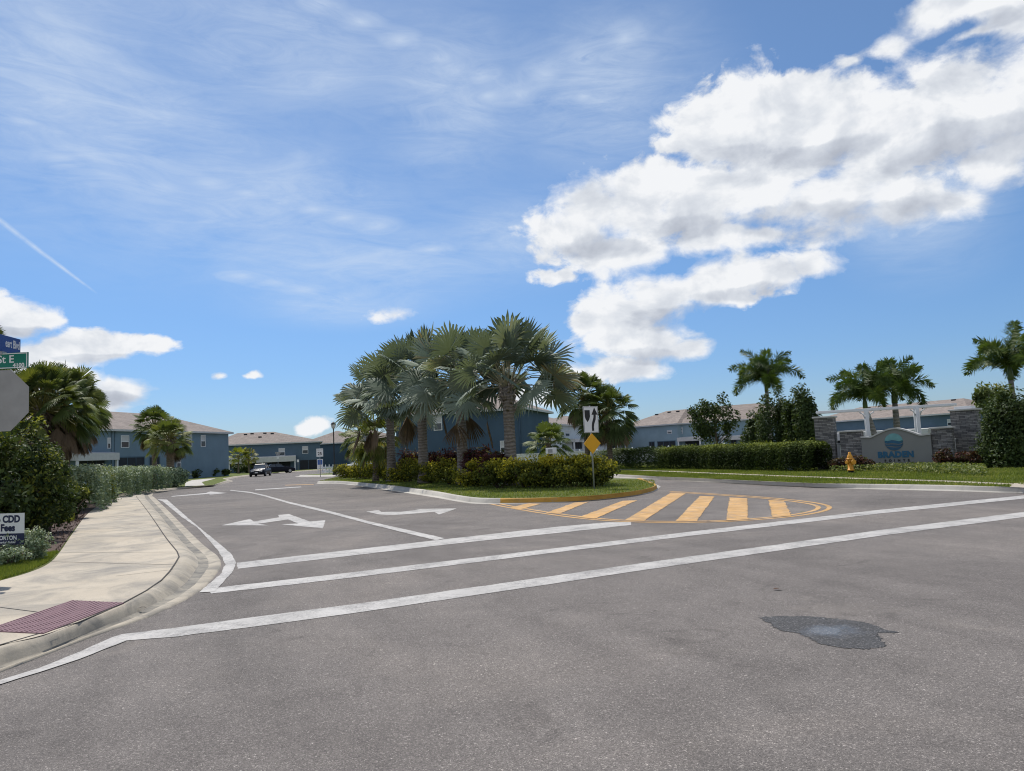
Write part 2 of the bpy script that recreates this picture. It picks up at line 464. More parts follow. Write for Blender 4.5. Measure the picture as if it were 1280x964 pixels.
M['taillight'] = plain('tail_light', (0.3,0.01,0.01), 0.3)

# ------------------------------------------------------------------ camera
cd = bpy.data.cameras.new('camera'); cam = bpy.data.objects.new('camera', cd); COL.objects.link(cam)
cd.sensor_fit = 'HORIZONTAL'; cd.sensor_width = 36.0; cd.lens = 36.0 * F / 1280.0
cd.clip_start = 0.05; cd.clip_end = 6000
cam.matrix_world = Matrix.Translation((0, 0, EYE)) @ R.to_4x4()
scene.camera = cam

# ------------------------------------------------------------------ sun + sky
SUN_AZ, SUN_EL = rad(-27), rad(57)        # from +Y towards +X
sd = Vector((math.sin(SUN_AZ)*math.cos(SUN_EL), math.cos(SUN_AZ)*math.cos(SUN_EL), math.sin(SUN_EL)))
ld = bpy.data.lights.new('sun', 'SUN'); ld.energy = 4.2; ld.angle = rad(0.5); ld.color = (1.0, 0.955, 0.89)
lo = bpy.data.objects.new('sun', ld); COL.objects.link(lo)
lo.rotation_euler = sd.to_track_quat('Z', 'Y').to_euler(); lo.location = (0, 0, 60)

def azel(px, py):
    d = ray(px, py).normalized()
    return math.atan2(d.x, d.y), math.asin(d.z)

def build_world():
    w = bpy.data.worlds.new('World'); scene.world = w; w.use_nodes = True
    nt = w.node_tree; nt.nodes.clear()
    out = nd(nt, 'ShaderNodeOutputWorld'); bg = nd(nt, 'ShaderNodeBackground')
    nt.links.new(bg.outputs[0], out.inputs[0])
    sky = nd(nt, 'ShaderNodeTexSky', sky_type='NISHITA')
    sky.sun_disc = False; sky.sun_elevation = SUN_EL; sky.sun_rotation = SUN_AZ
    sky.altitude = 0; sky.air_density = 1.0; sky.dust_density = 0.25; sky.ozone_density = 3.0
    STR = 0.115
    tc = nd(nt, 'ShaderNodeTexCoord')
    sx = nd(nt, 'ShaderNodeSeparateXYZ'); nt.links.new(tc.outputs['Generated'], sx.inputs[0])
    az = mth(nt, 'ARCTAN2', sx.outputs[0], sx.outputs[1])
    el = mth(nt, 'ARCSINE', sx.outputs[2])
    cb = nd(nt, 'ShaderNodeCombineXYZ'); nt.links.new(az, cb.inputs[0]); nt.links.new(el, cb.inputs[1])
    base = cb.outputs[0]
    # deepen the clear blue a little, as the humid tropical noon sky looks
    tint = ramp(nt, mth(nt, 'DIVIDE', el, 0.62, clamp=True), SKY_TINT)
    skyc = mixc(nt, 1.0, sky.outputs[0], tint, 'MULTIPLY')
    def sclv(s, off=(0,0,0), rot=0.0):
        mp = nd(nt, 'ShaderNodeMapping'); mp.inputs['Scale'].default_value = s
        mp.inputs['Location'].default_value = off; mp.inputs['Rotation'].default_value = (0,0,rot)
        nt.links.new(base, mp.inputs['Vector']); return mp.outputs[0]
    # ---- high cirrus: long soft streaks
    c1 = noise(nt, 1.0, 7, 0.6, sclv((3.2, 9.0, 1), (1.3, 0.2, 0), rad(20)), 0.9)
    c2 = noise(nt, 1.0, 9, 0.68, sclv((8.0, 34.0, 1), (4.1, 2.2, 0), rad(26)), 1.6)
    cir = mth(nt, 'ADD', mth(nt, 'MULTIPLY', c1, 0.55), mth(nt, 'MULTIPLY', c2, 0.45))
    def blobs(lst, base, k=0.25):
        acc = None
        for bb in lst:
            px, py, rx, ry = bb[:4]
            a, e = azel(px, py); 
            sc = F / max(0.3, math.cos(math.atan((px-CX)/F)))   # px per radian is about constant here
            v = nd(nt, 'ShaderNodeVectorMath', operation='SUBTRACT'); v.inputs[1].default_value = (a, e, 0)
            nt.links.new(base, v.inputs[0])
            m = nd(nt, 'ShaderNodeVectorMath', operation='MULTIPLY')
            m.inputs[1].default_value = (1/(rx/F*math.cos(math.atan((px-CX)/F))**1.5), 1/(ry/F), 0)
            nt.links.new(v.outputs[0], m.inputs[0])
            l = nd(nt, 'ShaderNodeVectorMath', operation='LENGTH'); nt.links.new(m.outputs[0], l.inputs[0])
            o = l.outputs['Value']
            if len(bb) > 4: o = mth(nt, 'ADD', o, bb[4])
            if acc is None: acc = o
            else:
                s = nd(nt, 'ShaderNodeMath', operation='SMOOTH_MIN'); s.inputs[2].default_value = k
                nt.links.new(acc, s.inputs[0]); nt.links.new(o, s.inputs[1]); acc = s.outputs[0]
        return acc
    cm = blobs(CIRRUS, base, 0.5)
    cm = ramp(nt, cm, [(0.0, 1.0), (1.0, 0.0)], 'EASE')
    cval = mth(nt, 'MULTIPLY', ramp(nt, cir, [(0.36, 0.0), (0.50, 0.42), (0.68, 1.0)]), cm)
    veil = mth(nt, 'MULTIPLY', cm, 0.12)
    sm = blobs(STREAKS, base, 0.7)
    sm = ramp(nt, mth(nt, 'ADD', sm, mth(nt, 'MULTIPLY', mth(nt, 'SUBTRACT', c2, 0.5), 1.2)), [(0.0, 1.0), (0.5, 0.6), (1.25, 0.0)], 'EASE')
    streak = mth(nt, 'MULTIPLY', mth(nt, 'MULTIPLY', sm, 0.75), ramp(nt, c2, [(0.3, 0.25), (0.62, 1.0)]))
    # contrail
    a0, e0 = azel(-10, 268); a1, e1 = azel(123, 368)
    L = math.hypot(a1-a0, e1-e0); ux, uy = (a1-a0)/L, (e1-e0)/L
    dx = mth(nt, 'SUBTRACT', az, a0); dy = mth(nt, 'SUBTRACT', el, e0)
    al = mth(nt, 'DIVIDE', mth(nt, 'ADD', mth(nt, 'MULTIPLY', dx, ux), mth(nt, 'MULTIPLY', dy, uy)), L)
    pe = mth(nt, 'ABSOLUTE', mth(nt, 'SUBTRACT', mth(nt, 'MULTIPLY', dx, uy), mth(nt, 'MULTIPLY', dy, ux)))
    wd = mth(nt, 'MULTIPLY_ADD', al, -0.0034, 0.0052)
    tr = mth(nt, 'SUBTRACT', 1.0, mth(nt, 'DIVIDE', pe, wd), clamp=True)
    tr = mth(nt, 'MULTIPLY', tr, ramp(nt, al, [(0.0, 0.6), (0.8, 0.75), (1.0, 0.0)]))
    tr = mth(nt, 'MULTIPLY', tr, ramp(nt, noise(nt, 60, 4, 0.6, base), [(0.3, 0.45), (0.6, 1.0)]))
    cval = mth(nt, 'MAXIMUM', mth(nt, 'MAXIMUM', streak, mth(nt, 'ADD', mth(nt, 'MULTIPLY', cval, 0.62), veil, clamp=True)), tr)
    col = mixc(nt, cval, skyc, tuple(c/STR for c in (0.66, 0.76, 0.90)))
    # ---- cumulus
    wn = nd(nt, 'ShaderNodeTexNoise'); wn.inputs['Scale'].default_value = 9; wn.inputs['Detail'].default_value = 3
    nt.links.new(base, wn.inputs['Vector'])
    wv = nd(nt, 'ShaderNodeVectorMath', operation='MULTIPLY_ADD')
    wv.inputs[1].default_value = (0.05, 0.036, 0); wv.inputs[2].default_value = (-0.025, -0.018, 0)
    nt.links.new(wn.outputs['Color'], wv.inputs[0])
    wb = nd(nt, 'ShaderNodeVectorMath', operation='ADD')
    nt.links.new(base, wb.inputs[0]); nt.links.new(wv.outputs[0], wb.inputs[1])
    m = blobs(CUMULUS, wb.outputs[0], 0.22)
    # billows: inverted-voronoi-ish cauliflower + fine fbm
    f1 = noise(nt, 1.0, 10, 0.60, sclv((17, 24, 1), (0.4, 0.9, 0)), 0.25)
    f2 = noise(nt, 1.0, 6, 0.55, sclv((7, 10, 1), (2.4, 0.1, 0)), 0.2)
    g1 = noise(nt, 1.0, 5, 0.55, sclv((11, 15, 1), (0.4, 0.9, 0)), 0.2)
    g3 = noise(nt, 1.0, 5, 0.55, sclv((11, 15, 1), (0.4 + 0.14, 0.9 - 0.30, 0)), 0.2)
    fb = mth(nt, 'ADD', mth(nt, 'MULTIPLY', mth(nt, 'SUBTRACT', f1, 0.5), 1.75), mth(nt, 'MULTIPLY', mth(nt, 'SUBTRACT', f2, 0.5), 0.35))
    den = mth(nt, 'ADD', mth(nt, 'SUBTRACT', 1.0, m), fb)
    soft = ramp(nt, noise(nt, 1.0, 4, 0.5, sclv((5, 8, 1), (7.1, 3.3, 0)), 0.3), [(0.40, 0.28), (0.64, 0.80)])
    alpha = mth(nt, 'DIVIDE', mth(nt, 'ADD', den, 0.10), soft, clamp=True)
    alpha = ramp(nt, alpha, [(0.0, 0.0), (0.35, 0.35), (0.75, 0.9), (1.0, 1.0)])
    gb = blobs(GREY, wb.outputs[0], 0.3)
    gm = ramp(nt, mth(nt, 'ADD', gb, mth(nt, 'MULTIPLY', mth(nt, 'SUBTRACT', g1, 0.5), 1.6)), [(0.0, 1.0), (0.6, 0.66), (1.5, 0.0)], 'EASE')
    relief = mth(nt, 'MULTIPLY', mth(nt, 'SUBTRACT', g1, g3), 1.25)
    fine = mth(nt, 'MULTIPLY', mth(nt, 'SUBTRACT', f1, 0.5), 0.5)
    thick = ramp(nt, den, [(0.35, 0.0), (1.0, 0.10)])
    lum = mth(nt, 'SUBTRACT', mth(nt, 'ADD', mth(nt, 'ADD', 0.95, relief), fine), mth(nt, 'ADD', thick, mth(nt, 'MULTIPLY', gm, 0.36)))
    ccs = mixc(nt, 1.0, ramp(nt, lum, [(0.35, (0.45,0.485,0.56)), (0.58, (0.57,0.61,0.685)), (0.84, (0.74,0.775,0.83)), (1.05, (0.90,0.915,0.94))]), tuple([1/STR]*3), 'MULTIPLY')
    col = mixc(nt, alpha, col, ccs)
    # unseen white cloud added behind the viewer to lift fill light on near faces
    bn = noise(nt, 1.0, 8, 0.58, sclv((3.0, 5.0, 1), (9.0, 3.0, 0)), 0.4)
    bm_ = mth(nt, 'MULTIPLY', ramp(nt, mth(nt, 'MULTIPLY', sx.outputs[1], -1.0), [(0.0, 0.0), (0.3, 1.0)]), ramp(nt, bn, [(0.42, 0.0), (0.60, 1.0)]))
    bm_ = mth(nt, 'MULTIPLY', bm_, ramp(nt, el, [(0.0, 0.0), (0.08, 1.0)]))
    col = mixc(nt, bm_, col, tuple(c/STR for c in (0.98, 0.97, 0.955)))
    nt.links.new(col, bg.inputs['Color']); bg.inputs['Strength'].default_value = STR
    w.cycles.sampling_method = 'MANUAL'; w.cycles.sample_map_resolution = 512

SKY_TINT = [(0.0, (0.50,0.62,0.86)), (0.18, (0.53,0.69,0.92)), (0.4, (0.66,0.82,0.98)), (0.75, (0.80,0.91,1.0)), (1.0, (0.86,0.94,1.0))]
def chain(pts, rx, ry):
    out = []
    for (x0, y0), (x1, y1) in zip(pts, pts[1:]):
        n_ = max(1, int(math.hypot(x1-x0, y1-y0)/(rx*.8)))
        for k in range(n_): out.append((x0+(x1-x0)*k/n_, y0+(y1-y0)*k/n_, rx, ry*(0.8+0.4*((k*7+len(out)*3) % 5)/4)))
    return out
STREAKS = (chain([(400,5),(500,50),(600,95),(700,140)], 50, 22) + chain([(310,242),(390,262),(470,282),(540,312),(610,330)], 50, 19)
    + chain([(300,345),(380,362),(470,386)], 48, 14) + chain([(610,120),(680,95),(780,50),(850,20)], 55, 28) + chain([(80,200),(200,235),(330,225)], 70, 24) + [(30,152,60,10),(75,166,40,8),(730,120,40,24)])
CIRRUS = [(150,170,330,190),(330,260,330,120),(470,330,260,70),(560,120,170,150),(760,120,210,150),(40,60,260,130),(350,60,300,110),(640,300,160,80),(430,380,170,40),(1150,250,160,120)]
CUMULUS = [(880,155,52,50),(930,140,70,52),(1000,145,85,50),(1085,150,95,52),(1180,145,110,58),(1275,130,95,62),(1245,205,60,30,.12),(1120,195,80,26,.05),(965,180,70,30),
    (715,290,62,42),(745,255,62,42),(800,250,70,50),(870,250,75,55),(950,235,75,50),(1040,250,90,48),(1120,250,80,36,.05),(1195,250,62,22,.18),(778,314,74,29),(690,345,50,18,.3),(1090,208,80,28),(1010,205,60,26),(880,300,70,22,.05),
    (775,388,64,36),(830,370,66,34),(900,352,66,30),(965,345,56,24),(1015,335,40,18,.1),(795,428,84,30),(850,436,46,16,.05),(770,464,80,20,.08),(740,400,44,20,.15),(960,300,70,20,.25),
    (1200,6,84,24),(1280,12,60,30),(1115,60,50,20,.45),(1060,75,40,14,.5),(1215,48,50,12,.45),(835,180,36,20,.4),
    (20,392,58,24),(60,398,30,12,.1),(110,434,80,19),(175,430,44,14,.12),(40,445,60,20),(150,487,50,20,.1),(135,505,40,16,.15),(95,472,46,18,.15),(20,470,70,25),
    (490,396,56,20,.5),(400,532,54,24,.52),(660,495,46,18,.25),(725,470,60,16,.25),(620,500,40,12,.3),(275,467,24,12,.62),(315,468,24,12,.62)]
GREY = [(1060,272,130,26),(960,280,80,20),(1140,262,70,18),(905,196,60,16),(1180,188,110,26),(1040,192,90,16),(1265,170,60,30),(760,306,70,18),(850,290,60,18),(850,396,70,14),(930,368,60,12),(800,446,70,12),(1230,30,60,12),(120,448,60,6),(30,412,50,8),(150,498,40,8)]
build_world()

vs = scene.view_settings
scene.display_settings.display_device = 'sRGB'
vs.view_transform = 'Standard'; vs.look = 'None'; vs.exposure = 0.0; vs.gamma = 1.0; vs.use_curve_mapping = False
scene.cycles.max_bounces = 5; scene.cycles.diffuse_bounces = 3; scene.cycles.glossy_bounces = 2
scene.cycles.transmission_bounces = 3; scene.cycles.transparent_max_bounces = 4
scene.cycles.use_denoising = True
scene.cycles.filter_width = 1.1

# ================================================================== SETTING
def catmull(pts, n=6, closed=False):
    out = []
    m = len(pts)
    rngi = range(m if closed else m-1)
    for i in rngi:
        if closed:
            p0, p1, p2, p3 = pts[(i-1) % m], pts[i], pts[(i+1) % m], pts[(i+2) % m]
        else:
            p0, p1, p2, p3 = pts[max(i-1,0)], pts[i], pts[i+1], pts[min(i+2,m-1)]
        for k in range(n):
            t = k/n
            out.append(0.5*((2*p1) + (p2-p0)*t + (2*p0-5*p1+4*p2-p3)*t*t + (3*p1-p0-3*p2+p3)*t*t*t))
    if not closed: out.append(pts[-1].copy())
    return out

def resample(pts, n):
    d = [0.0]
    for a, b in zip(pts, pts[1:]): d.append(d[-1] + (b-a).length)
    out = []
    j = 0
    for i in range(n):
        t = d[-1]*i/(n-1)
        while j < len(pts)-2 and d[j+1] < t: j += 1
        u = (t-d[j])/max(1e-9, d[j+1]-d[j])
        out.append(pts[j].lerp(pts[j+1], min(1, max(0, u))))
    return out

def gl(lst, z=0.0):
    return [G(a, b, z) for a, b in lst]

def sheet(name, poly, z, mat, kind='structure', parent=None, thick=0.0):
    me = bpy.data.meshes.new(name)
    bm = bmesh.new()
    vs_ = [bm.verts.new((p[0], p[1], z)) for p in poly]
    es = [bm.edges.new((vs_[i], vs_[(i+1) % len(vs_)])) for i in range(len(vs_))]
    bmesh.ops.triangle_fill(bm, use_beauty=True, edges=es)
    for f in bm.faces:
        if f.normal.z < 0: f.normal_flip()
    if thick:
        for i in range(len(vs_)):
            a, b = vs_[i], vs_[(i+1) % len(vs_)]
            c = bm.verts.new((a.co.x, a.co.y, z-thick)); d = bm.verts.new((b.co.x, b.co.y, z-thick))
            bm.faces.new((a, c, d, b))
        bmesh.ops.remove_doubles(bm, verts=bm.verts, dist=1e-5)
        bmesh.ops.recalc_face_normals(bm, faces=bm.faces)
    bm.to_mesh(me); bm.free()
    o = link_mesh(name, me, mat, parent)
    if kind and parent is None: tag(o, kind=kind)
    return o

def ribbon(name, A, B, prof, mat, n=120, kind='structure', parent=None, zfun=None):
    """sweep a profile [(t, z)...] between two ground lines A (t=0) and B (t=1)"""
    A = resample(A, n); B = resample(B, n)
    vs_ = []; fs = []
    k = len(prof)
    for a, b in zip(A, B):
        for t, z in prof:
            p = a.lerp(b, t); vs_.append((p.x, p.y, z))
    for i in range(n-1):
        for j in range(k-1):
            fs.append((i*k+j, i*k+j+1, (i+1)*k+j+1, (i+1)*k+j))
    me = bpy.data.meshes.new(name); me.from_pydata(vs_, [], fs)
    bm = bmesh.new(); bm.from_mesh(me); bm.normal_update()
    if sum(f.normal.z*f.calc_area() for f in bm.faces) < 0:
        bmesh.ops.reverse_faces(bm, faces=bm.faces)
    for f in bm.faces: f.smooth = True
    bm.to_mesh(me); bm.free()
    o = link_mesh(name, me, mat, parent)
    if parent is None: tag(o, kind=kind)
    return o

def line_strip(name, pts, w, z, mat, kind='structure', parent=None):
    A = []; B = []
    for i, p in enumerate(pts):
        t = (pts[min(i+1, len(pts)-1)] - pts[max(i-1, 0)]); t.z = 0; t.normalize()
        nrm = Vector((-t.y, t.x, 0))
        A.append(p + nrm*w/2); B.append(p - nrm*w/2)
    return ribbon(name, A, B, [(0, z), (1, z)], mat, max(2, len(pts)), kind, parent)

V3 = lambda x, y, z=0.0: Vector((x, y, z))
# base land and asphalt
sheet('ground', [(-3000,-3000),(3000,-3000),(3000,3000),(-3000,3000)], -0.03, M['land'])
sheet('road', [(-70,-60),(140,-60),(140,190),(-70,190)], 0.0, M['asphalt'])

# ---- left verge -------------------------------------------------------------
KB = catmull(gl([(0,807),(55,794),(107,775),(155,754),(200,727.5),(218,706),(223,693),(207,672),(185,640),(170,620.5)], 0.13), 5)
KB2 = [G(173,615.5,0.13), G(182,613,0.13), G(202,611,0.13), G(236,608.7,0.13), G(266,606.3,0.13)]
tail = [V3(-27,70,.13), V3(-31,79,.13), V3(-34,90,.13), V3(-35.5,100,.13), V3(-35,107,.13), V3(-32.5,121,.13), V3(-25,136,.13), V3(0,150,.13), V3(139,188,.13)]
head = [V3(-41,-23,.13), V3(-18.5,-7.0,.13), V3(-9.5,-0.8,.13), V3(-6.3,2.2,.13), V3(-4.9,3.9,.13)]
back_line = head + KB + KB2 + tail
lip_px = [(0,842.5),(75,810),(140,789),(185,772.5),(217.5,757.5),(250,740),(270,718.8),(277,706),(271,694),(250,677.5),(212,640),(196,624.5)]
LIP = catmull(gl(lip_px), 5)
LIP2 = [G(190,619.5), G(192,616.5), G(206,613.6), G(238,610.8), G(268,608)]
def offs(p, dx, dy): return V3(p.x+dx, p.y+dy)
lip_line = [V3(-40.6,-23.6), V3(-18.1,-7.6), V3(-9.1,-1.4), V3(-5.85,1.75), V3(-4.35,3.6)] + LIP + LIP2 + [offs(p, 0.6, -0.15) for p in tail[:6]] + [offs(p, 0.2, -0.6) for p in tail[6:]]
verge_poly = back_line + [V3(300,230), V3(300,420), V3(-420,420), V3(-420,-200)]
sheet('left_verge', verge_poly, 0.12, M['grass_g'])
kprof = [(0,0.125),(0.03,0.132),(0.22,0.122),(0.36,0.075),(0.48,0.022),(0.56,0.008),(0.72,0.012),(0.97,0.02),(1.0,0.0)]
nA = len(head)+len(KB)
M['kerb_stain'] = m_concrete('gutter_stain', (0.20,0.185,0.155), (0.36,0.32,0.25), (0.10,0.095,0.085), 0.9, 0.4, 0.62, 2.4)
kA = head+KB+KB2+tail
ribbon('left_kerb', kA, lip_line, kprof[:5], M['kerb'], 420)
ribbon('left_kerb', kA, lip_line, kprof[4:7], M['kerb_stain'], 420)
ribbon('left_kerb', kA, lip_line, kprof[6:], M['kerb'], 420)
ra_ = resample(kA, 420); rb_ = resample(lip_line, 420)
acc_ = 0.0
for i in range(1, 419):
    acc_ += (ra_[i]-ra_[i-1]).length
    if acc_ > 3.0 and i > 130 and (ra_[i]-rb_[i]).length < .8:
        acc_ = 0.0; t_ = (ra_[i+1]-ra_[i]).normalized()*.006
        ribbon('kerb_joint', [ra_[i]-t_, rb_[i]-t_], [ra_[i]+t_, rb_[i]+t_], [(0,0),(1,0)], M['joint'], 2)
        jo = bpy.data.objects[-1] if False else COL.objects[-1]
        me_ = jo.data; bm_ = bmesh.new(); bm_.from_mesh(me_); bm_.clear()
        prev = None
        for tt, zz in kprof:
            p_ = ra_[i].lerp(rb_[i], tt); a_ = bm_.verts.new((p_.x-t_.x, p_.y-t_.y, zz+.003)); b_ = bm_.verts.new((p_.x+t_.x, p_.y+t_.y, zz+.003))
            if prev: bm_.faces.new((prev[0], prev[1], b_, a_))
            prev = (a_, b_)
        bm_.to_mesh(me_); bm_.free()
# sidewalk
WL_px = [(152,617),(135,625),(112,640),(92,665),(75,690),(60,705),(35,716),(0,726)]
WL = catmull(gl(WL_px, 0.134), 4)
walk_poly = [V3(-41,-22.5), V3(-18.6,-6.6), V3(-9.55,-0.5), V3(-6.35,2.35), V3(-4.95,4.0)] + [p.copy() for p in KB] + [G(173,616,.134), G(164,615.2,.134)] + WL + [V3(-7.4,9.2), V3(-9.0,8.2), V3(-14,4.0), V3(-22,-3), V3(-42,-19)]
walk = sheet('left_sidewalk', walk_poly, 0.134, M['walk'])
# expansion joint along the kerb and cross joints
line_strip('pavement_joint', KB, 0.02, 0.1375, M['joint'])
for a, b in (((75,691),(222,690)),((64,702),(217,706)),((92,665),(200,662)),((0,759),(47,765)),((105,648),(190,646)),((145,720),(216,712)),((122,632),(178,631))):
    line_strip('pavement_joint', [G(*a, .137), G(*b, .137)], 0.012, 0.1375, M['joint'])
# far sidewalk piece by the driveway
sheet('far_sidewalk', gl([(231,608.3),(232,603),(240,600.3),(258,598.6),(270,598.0),(262,600.2),(252,602.6),(256,606.6)], .128), 0.128, M['kerb_pale'])
# tactile paving
tq = [G(90,750.8,.138), G(155,753.8,.138), G(54,792,.138), G(-21,788.8,.138)]
tp = thing('tactile_paving', (tq[0]+tq[2])/2, 'dull purple-red tactile paving with raised domes at the sidewalk corner', 'paving')
o0 = tp.location.copy()
mb = MB(); mb.prism([(q.x-o0.x, q.y-o0.y) for q in tq], -0.02, 0.004)
nu, nv = 30, 12
for i in range(nu):
    for j in range(nv):
        u = (i+.5)/nu; v = (j+.5)/nv
        p = (tq[0].lerp(tq[3], u)).lerp(tq[1].lerp(tq[2], u), v) - o0
        r = 0.012
        mb.tube([(p.x,p.y,0.003),(p.x,p.y,0.009)], [r, r*0.65], 6)
mb.build('paver', M['tactile'], tp)
# mulch bed along the shrubs
mul_px = [(0,699),(40,694),(74,689),(90,665),(110,641),(133,625),(150,617.5),(100,612),(40,625),(0,650)]
sheet('mulch_bed', gl(mul_px, .127)+[G(-140,680,.127), G(-120,720,.127)], 0.127, M['mulch'])

# ---- right verge ------------------------------------------------------------
RK = gl([(1335,612.2),(1262,608.9),(1180,606.3),(1100,605.2),(1020,604.3),(950,601.5),(880,598.2),(820,595.6),(764,592.6)], 0.14)
RKL = gl([(1350,620.8),(1290,617.6),(1200,614.3),(1110,612.3),(1020,610),(950,606.6),(880,602.8),(820,599.6),(766,596.6)])
rhead = [V3(90,75,.14), V3(40,36.3,.14), V3(20,20.7,.14), V3(16,17.9,.14), V3(13.5,16.75,.14)]
rheadL = [V3(90.4,74.4), V3(40.4,35.7), V3(20.4,20.1), V3(16.3,17.3), V3(13.4,16.05)]
rtail = [V3(0.5,49,.14), V3(-6,57.5,.14), V3(-14,67,.14), V3(-20.5,75,.14), V3(-22.3,77.5,.14), V3(-21.8,79.5,.14), V3(-18,82,.14), V3(20,104,.14), V3(139,165,.14)]
rtailL = [V3(0.0,48.6), V3(-6.5,57.1), V3(-14.5,66.6), V3(-21,74.6), V3(-23,77.5), V3(-22.2,80.1), V3(-18,82.7), V3(20,104.7), V3(138.8,165.7)]
sheet('right_verge', rhead+RK+rtail+[V3(300,200), V3(300,180)], 0.13, M['grass_g'])
kprof2 = [(0,0.135),(0.03,0.142),(0.18,0.138),(0.30,0.115),(0.50,0.04),(0.60,0.014),(0.97,0.012),(1.0,0.0)]
ribbon('right_kerb', RK+rtail, RKL+rtailL, kprof2, M['kerb_pale'], 400)
ribbon('dropped_kerb', rhead[1:]+[RK[0]], rheadL[1:]+[RKL[0]], [(0,0.138),(0.5,0.06),(0.9,0.01),(1,0)], M['kerb_pale'], 60)
SWa = gl([(1300,609.5),(1266,604.3),(1180,600.6),(1078,597.6),(1000,595.2),(900,591.4),(834,588.7),(775,586.8)], .14)
SWb = gl([(1300,612),(1266,606.5),(1180,602.6),(1078,599.4),(1000,596.8),(900,592.9),(834,590),(775,587.9)], .14)
ribbon('right_sidewalk', SWa, SWb, [(0,0.138),(1,0.138)], M['walk'], 80)
sheet('corner_ramp', [G(1262,608.7,.142), G(1268,604,.142), V3(14.5,19.4), V3(20,23.2), V3(19.8,20.9), V3(15.9,18.0), V3(13.45,16.85), G(1335,611.9,.142)], 0.1425, M['walk'])

# ---- island -----------------------------------------------------------------
IT = [(399,601.5),(410,601.2),(425,601.3),(440,602.4),(465,604.2),(492.8,607),(520,610.5),(546,614),(570,618.4),(591,621.5),(608,622.6),(625.6,622.8),(660,622.6),(700,621.7),(740,619.6),(780,615.6),(800,612.6),(814,609.2),(819,606.2)]
IBt = [(394,605.2),(408,604.6),(424,604.8),(439.7,606.4),(464,609.6),(492.8,614),(520,618.2),(546,622.4),(568,626.4),(588,629.4),(607,630.2),(625,630),(660,629.6),(700,628.4),(741,626),(782,621.6),(803,618.2),(820,613.6),(826,608.4)]
it = catmull(gl(IT, .15), 3); ib = catmull(gl(IBt, 0), 3)
far_t = [V3(5.05,31.5,.15), V3(3.9,33.6,.15), V3(0.6,37.5,.15), V3(-4,44,.15), V3(-8,49,.15), V3(-11,52,.15), V3(-12.6,52.8,.15)]
far_b = [V3(5.6,31.9), V3(4.4,34.1), V3(1.1,38.0), V3(-3.5,44.5), V3(-7.6,49.5), V3(-10.7,52.6), V3(-12.8,53.4)]
island_t = it + far_t; island_b = ib + far_b
sheet('island_grass', island_t, 0.145, M['grass_g'])
kprof3 = [(0,0.14),(0.05,0.152),(0.32,0.15),(0.40,0.135),(0.5,0.02),(0.52,0.012),(0.97,0.012),(1.0,0.0)]
ni = 33   # the first points along the front are bare concrete, the nose is painted
ribbon('island_kerb', it[:ni+1]+[], ib[:ni+1], kprof3, M['kerb_pale'], 110)
ribbon('island_kerb', far_t+[it[0]], far_b+[ib[0]], kprof3, M['kerb_pale'], 60)
ribbon('island_kerb', it[ni:]+[far_t[0]], ib[ni:]+[far_b[0]], [p for p in kprof3[:5]], M['kerb_yellow'], 70)
ribbon('island_kerb', it[ni:]+[far_t[0]], ib[ni:]+[far_b[0]], [p for p in kprof3[4:]], M['kerb_pale'], 70)

# ---- markings ---------------------------------------------------------------
Z1 = 0.004
def ragged(pts, step=.14, amp=.006):
    out = []
    m_ = len(pts)
    for i in range(m_):
        a, b = pts[i], pts[(i+1) % m_]; d = (b-a); n_ = max(1, min(160, int(d.length/step)))
        nr = Vector((-d.y, d.x, 0)).normalized() if d.length > 1e-6 else Vector((0,0,0))
        for k in range(n_):
            out.append(a.lerp(b, k/n_) + (nr*random.gauss(0, amp) if k else Vector((0,0,0))))
    return out
def mark(name, px, mat, z=Z1):
    return sheet(name, ragged(gl(px, z), amp=.010 if mat is Y_ else .005), z, mat)
W_ = M['white_line']; Y_ = M['yellow_line']
mark('stop_bar', [(296,703.5),(413,690.3),(500,680.4),(560,673.7),(630,665.8),(700,658.2),(760,652.8),(789,652.6),(789,656.2),(760,659.6),(700,666),(630,673),(560,680.6),(500,687.5),(413,697.7),(297,711)], W_)
mark('crosswalk_line', [(262,735.5),(413,718.6),(560,701.2),(700,684.6),(850,666.2),(1000,648.8),(1100,637.3),(1200,627.3),(1280,619.2),(1290,618.3),(1290,622.4),(1280,623.3),(1200,631.5),(1100,642),(1000,653.8),(850,671.4),(700,690),(560,707.3),(413,725.2),(264,742)], W_)
mark('crosswalk_line', [(140,796.6),(153,792.6),(218,785),(320,771),(450,754.2),(640,727.3),(800,704.3),(960,682.3),(1100,662.6),(1280,640),(1300,637.6),(1300,643.6),(1280,646.4),(1100,669.8),(960,690.2),(800,713.3),(640,737.2),(450,765.3),(320,783),(218,796.2),(158,800.6)], W_)
mark('edge_line', [(140,796.6),(158,800.8),(100,823.5),(50,840),(0,855.4),(-20,861),(-20,853.5),(0,850),(50,834.6),(100,814.5)], W_, Z1+0.003)
mark('edge_line', [(196,624),(208.7,624.6),(239,651),(255.5,664.6),(273.8,679.2),(290,693.4),(295.6,703.7),(290,716),(268,739.5),(249,740.5),(275.8,717.6),(282,705.8),(273.8,689.7),(261.6,675.6),(247,659.6),(227,646.2),(203.7,627)], W_, Z1+0.003)
mark('lane_line', [(288,612.6),(313,615),(332,619.2),(360,627),(416,639.8),(460,651.4),(556,672.8),(545,675.6),(460,654.6),(416,642.8),(360,629.2),(332,620.8),(313,616.2),(288,613.4)], W_, Z1+0.003)
mark('lane_line', [(319,611.9),(345,610.3),(376,608.3),(376,609.2),(345,611.2),(319,612.9)], W_)
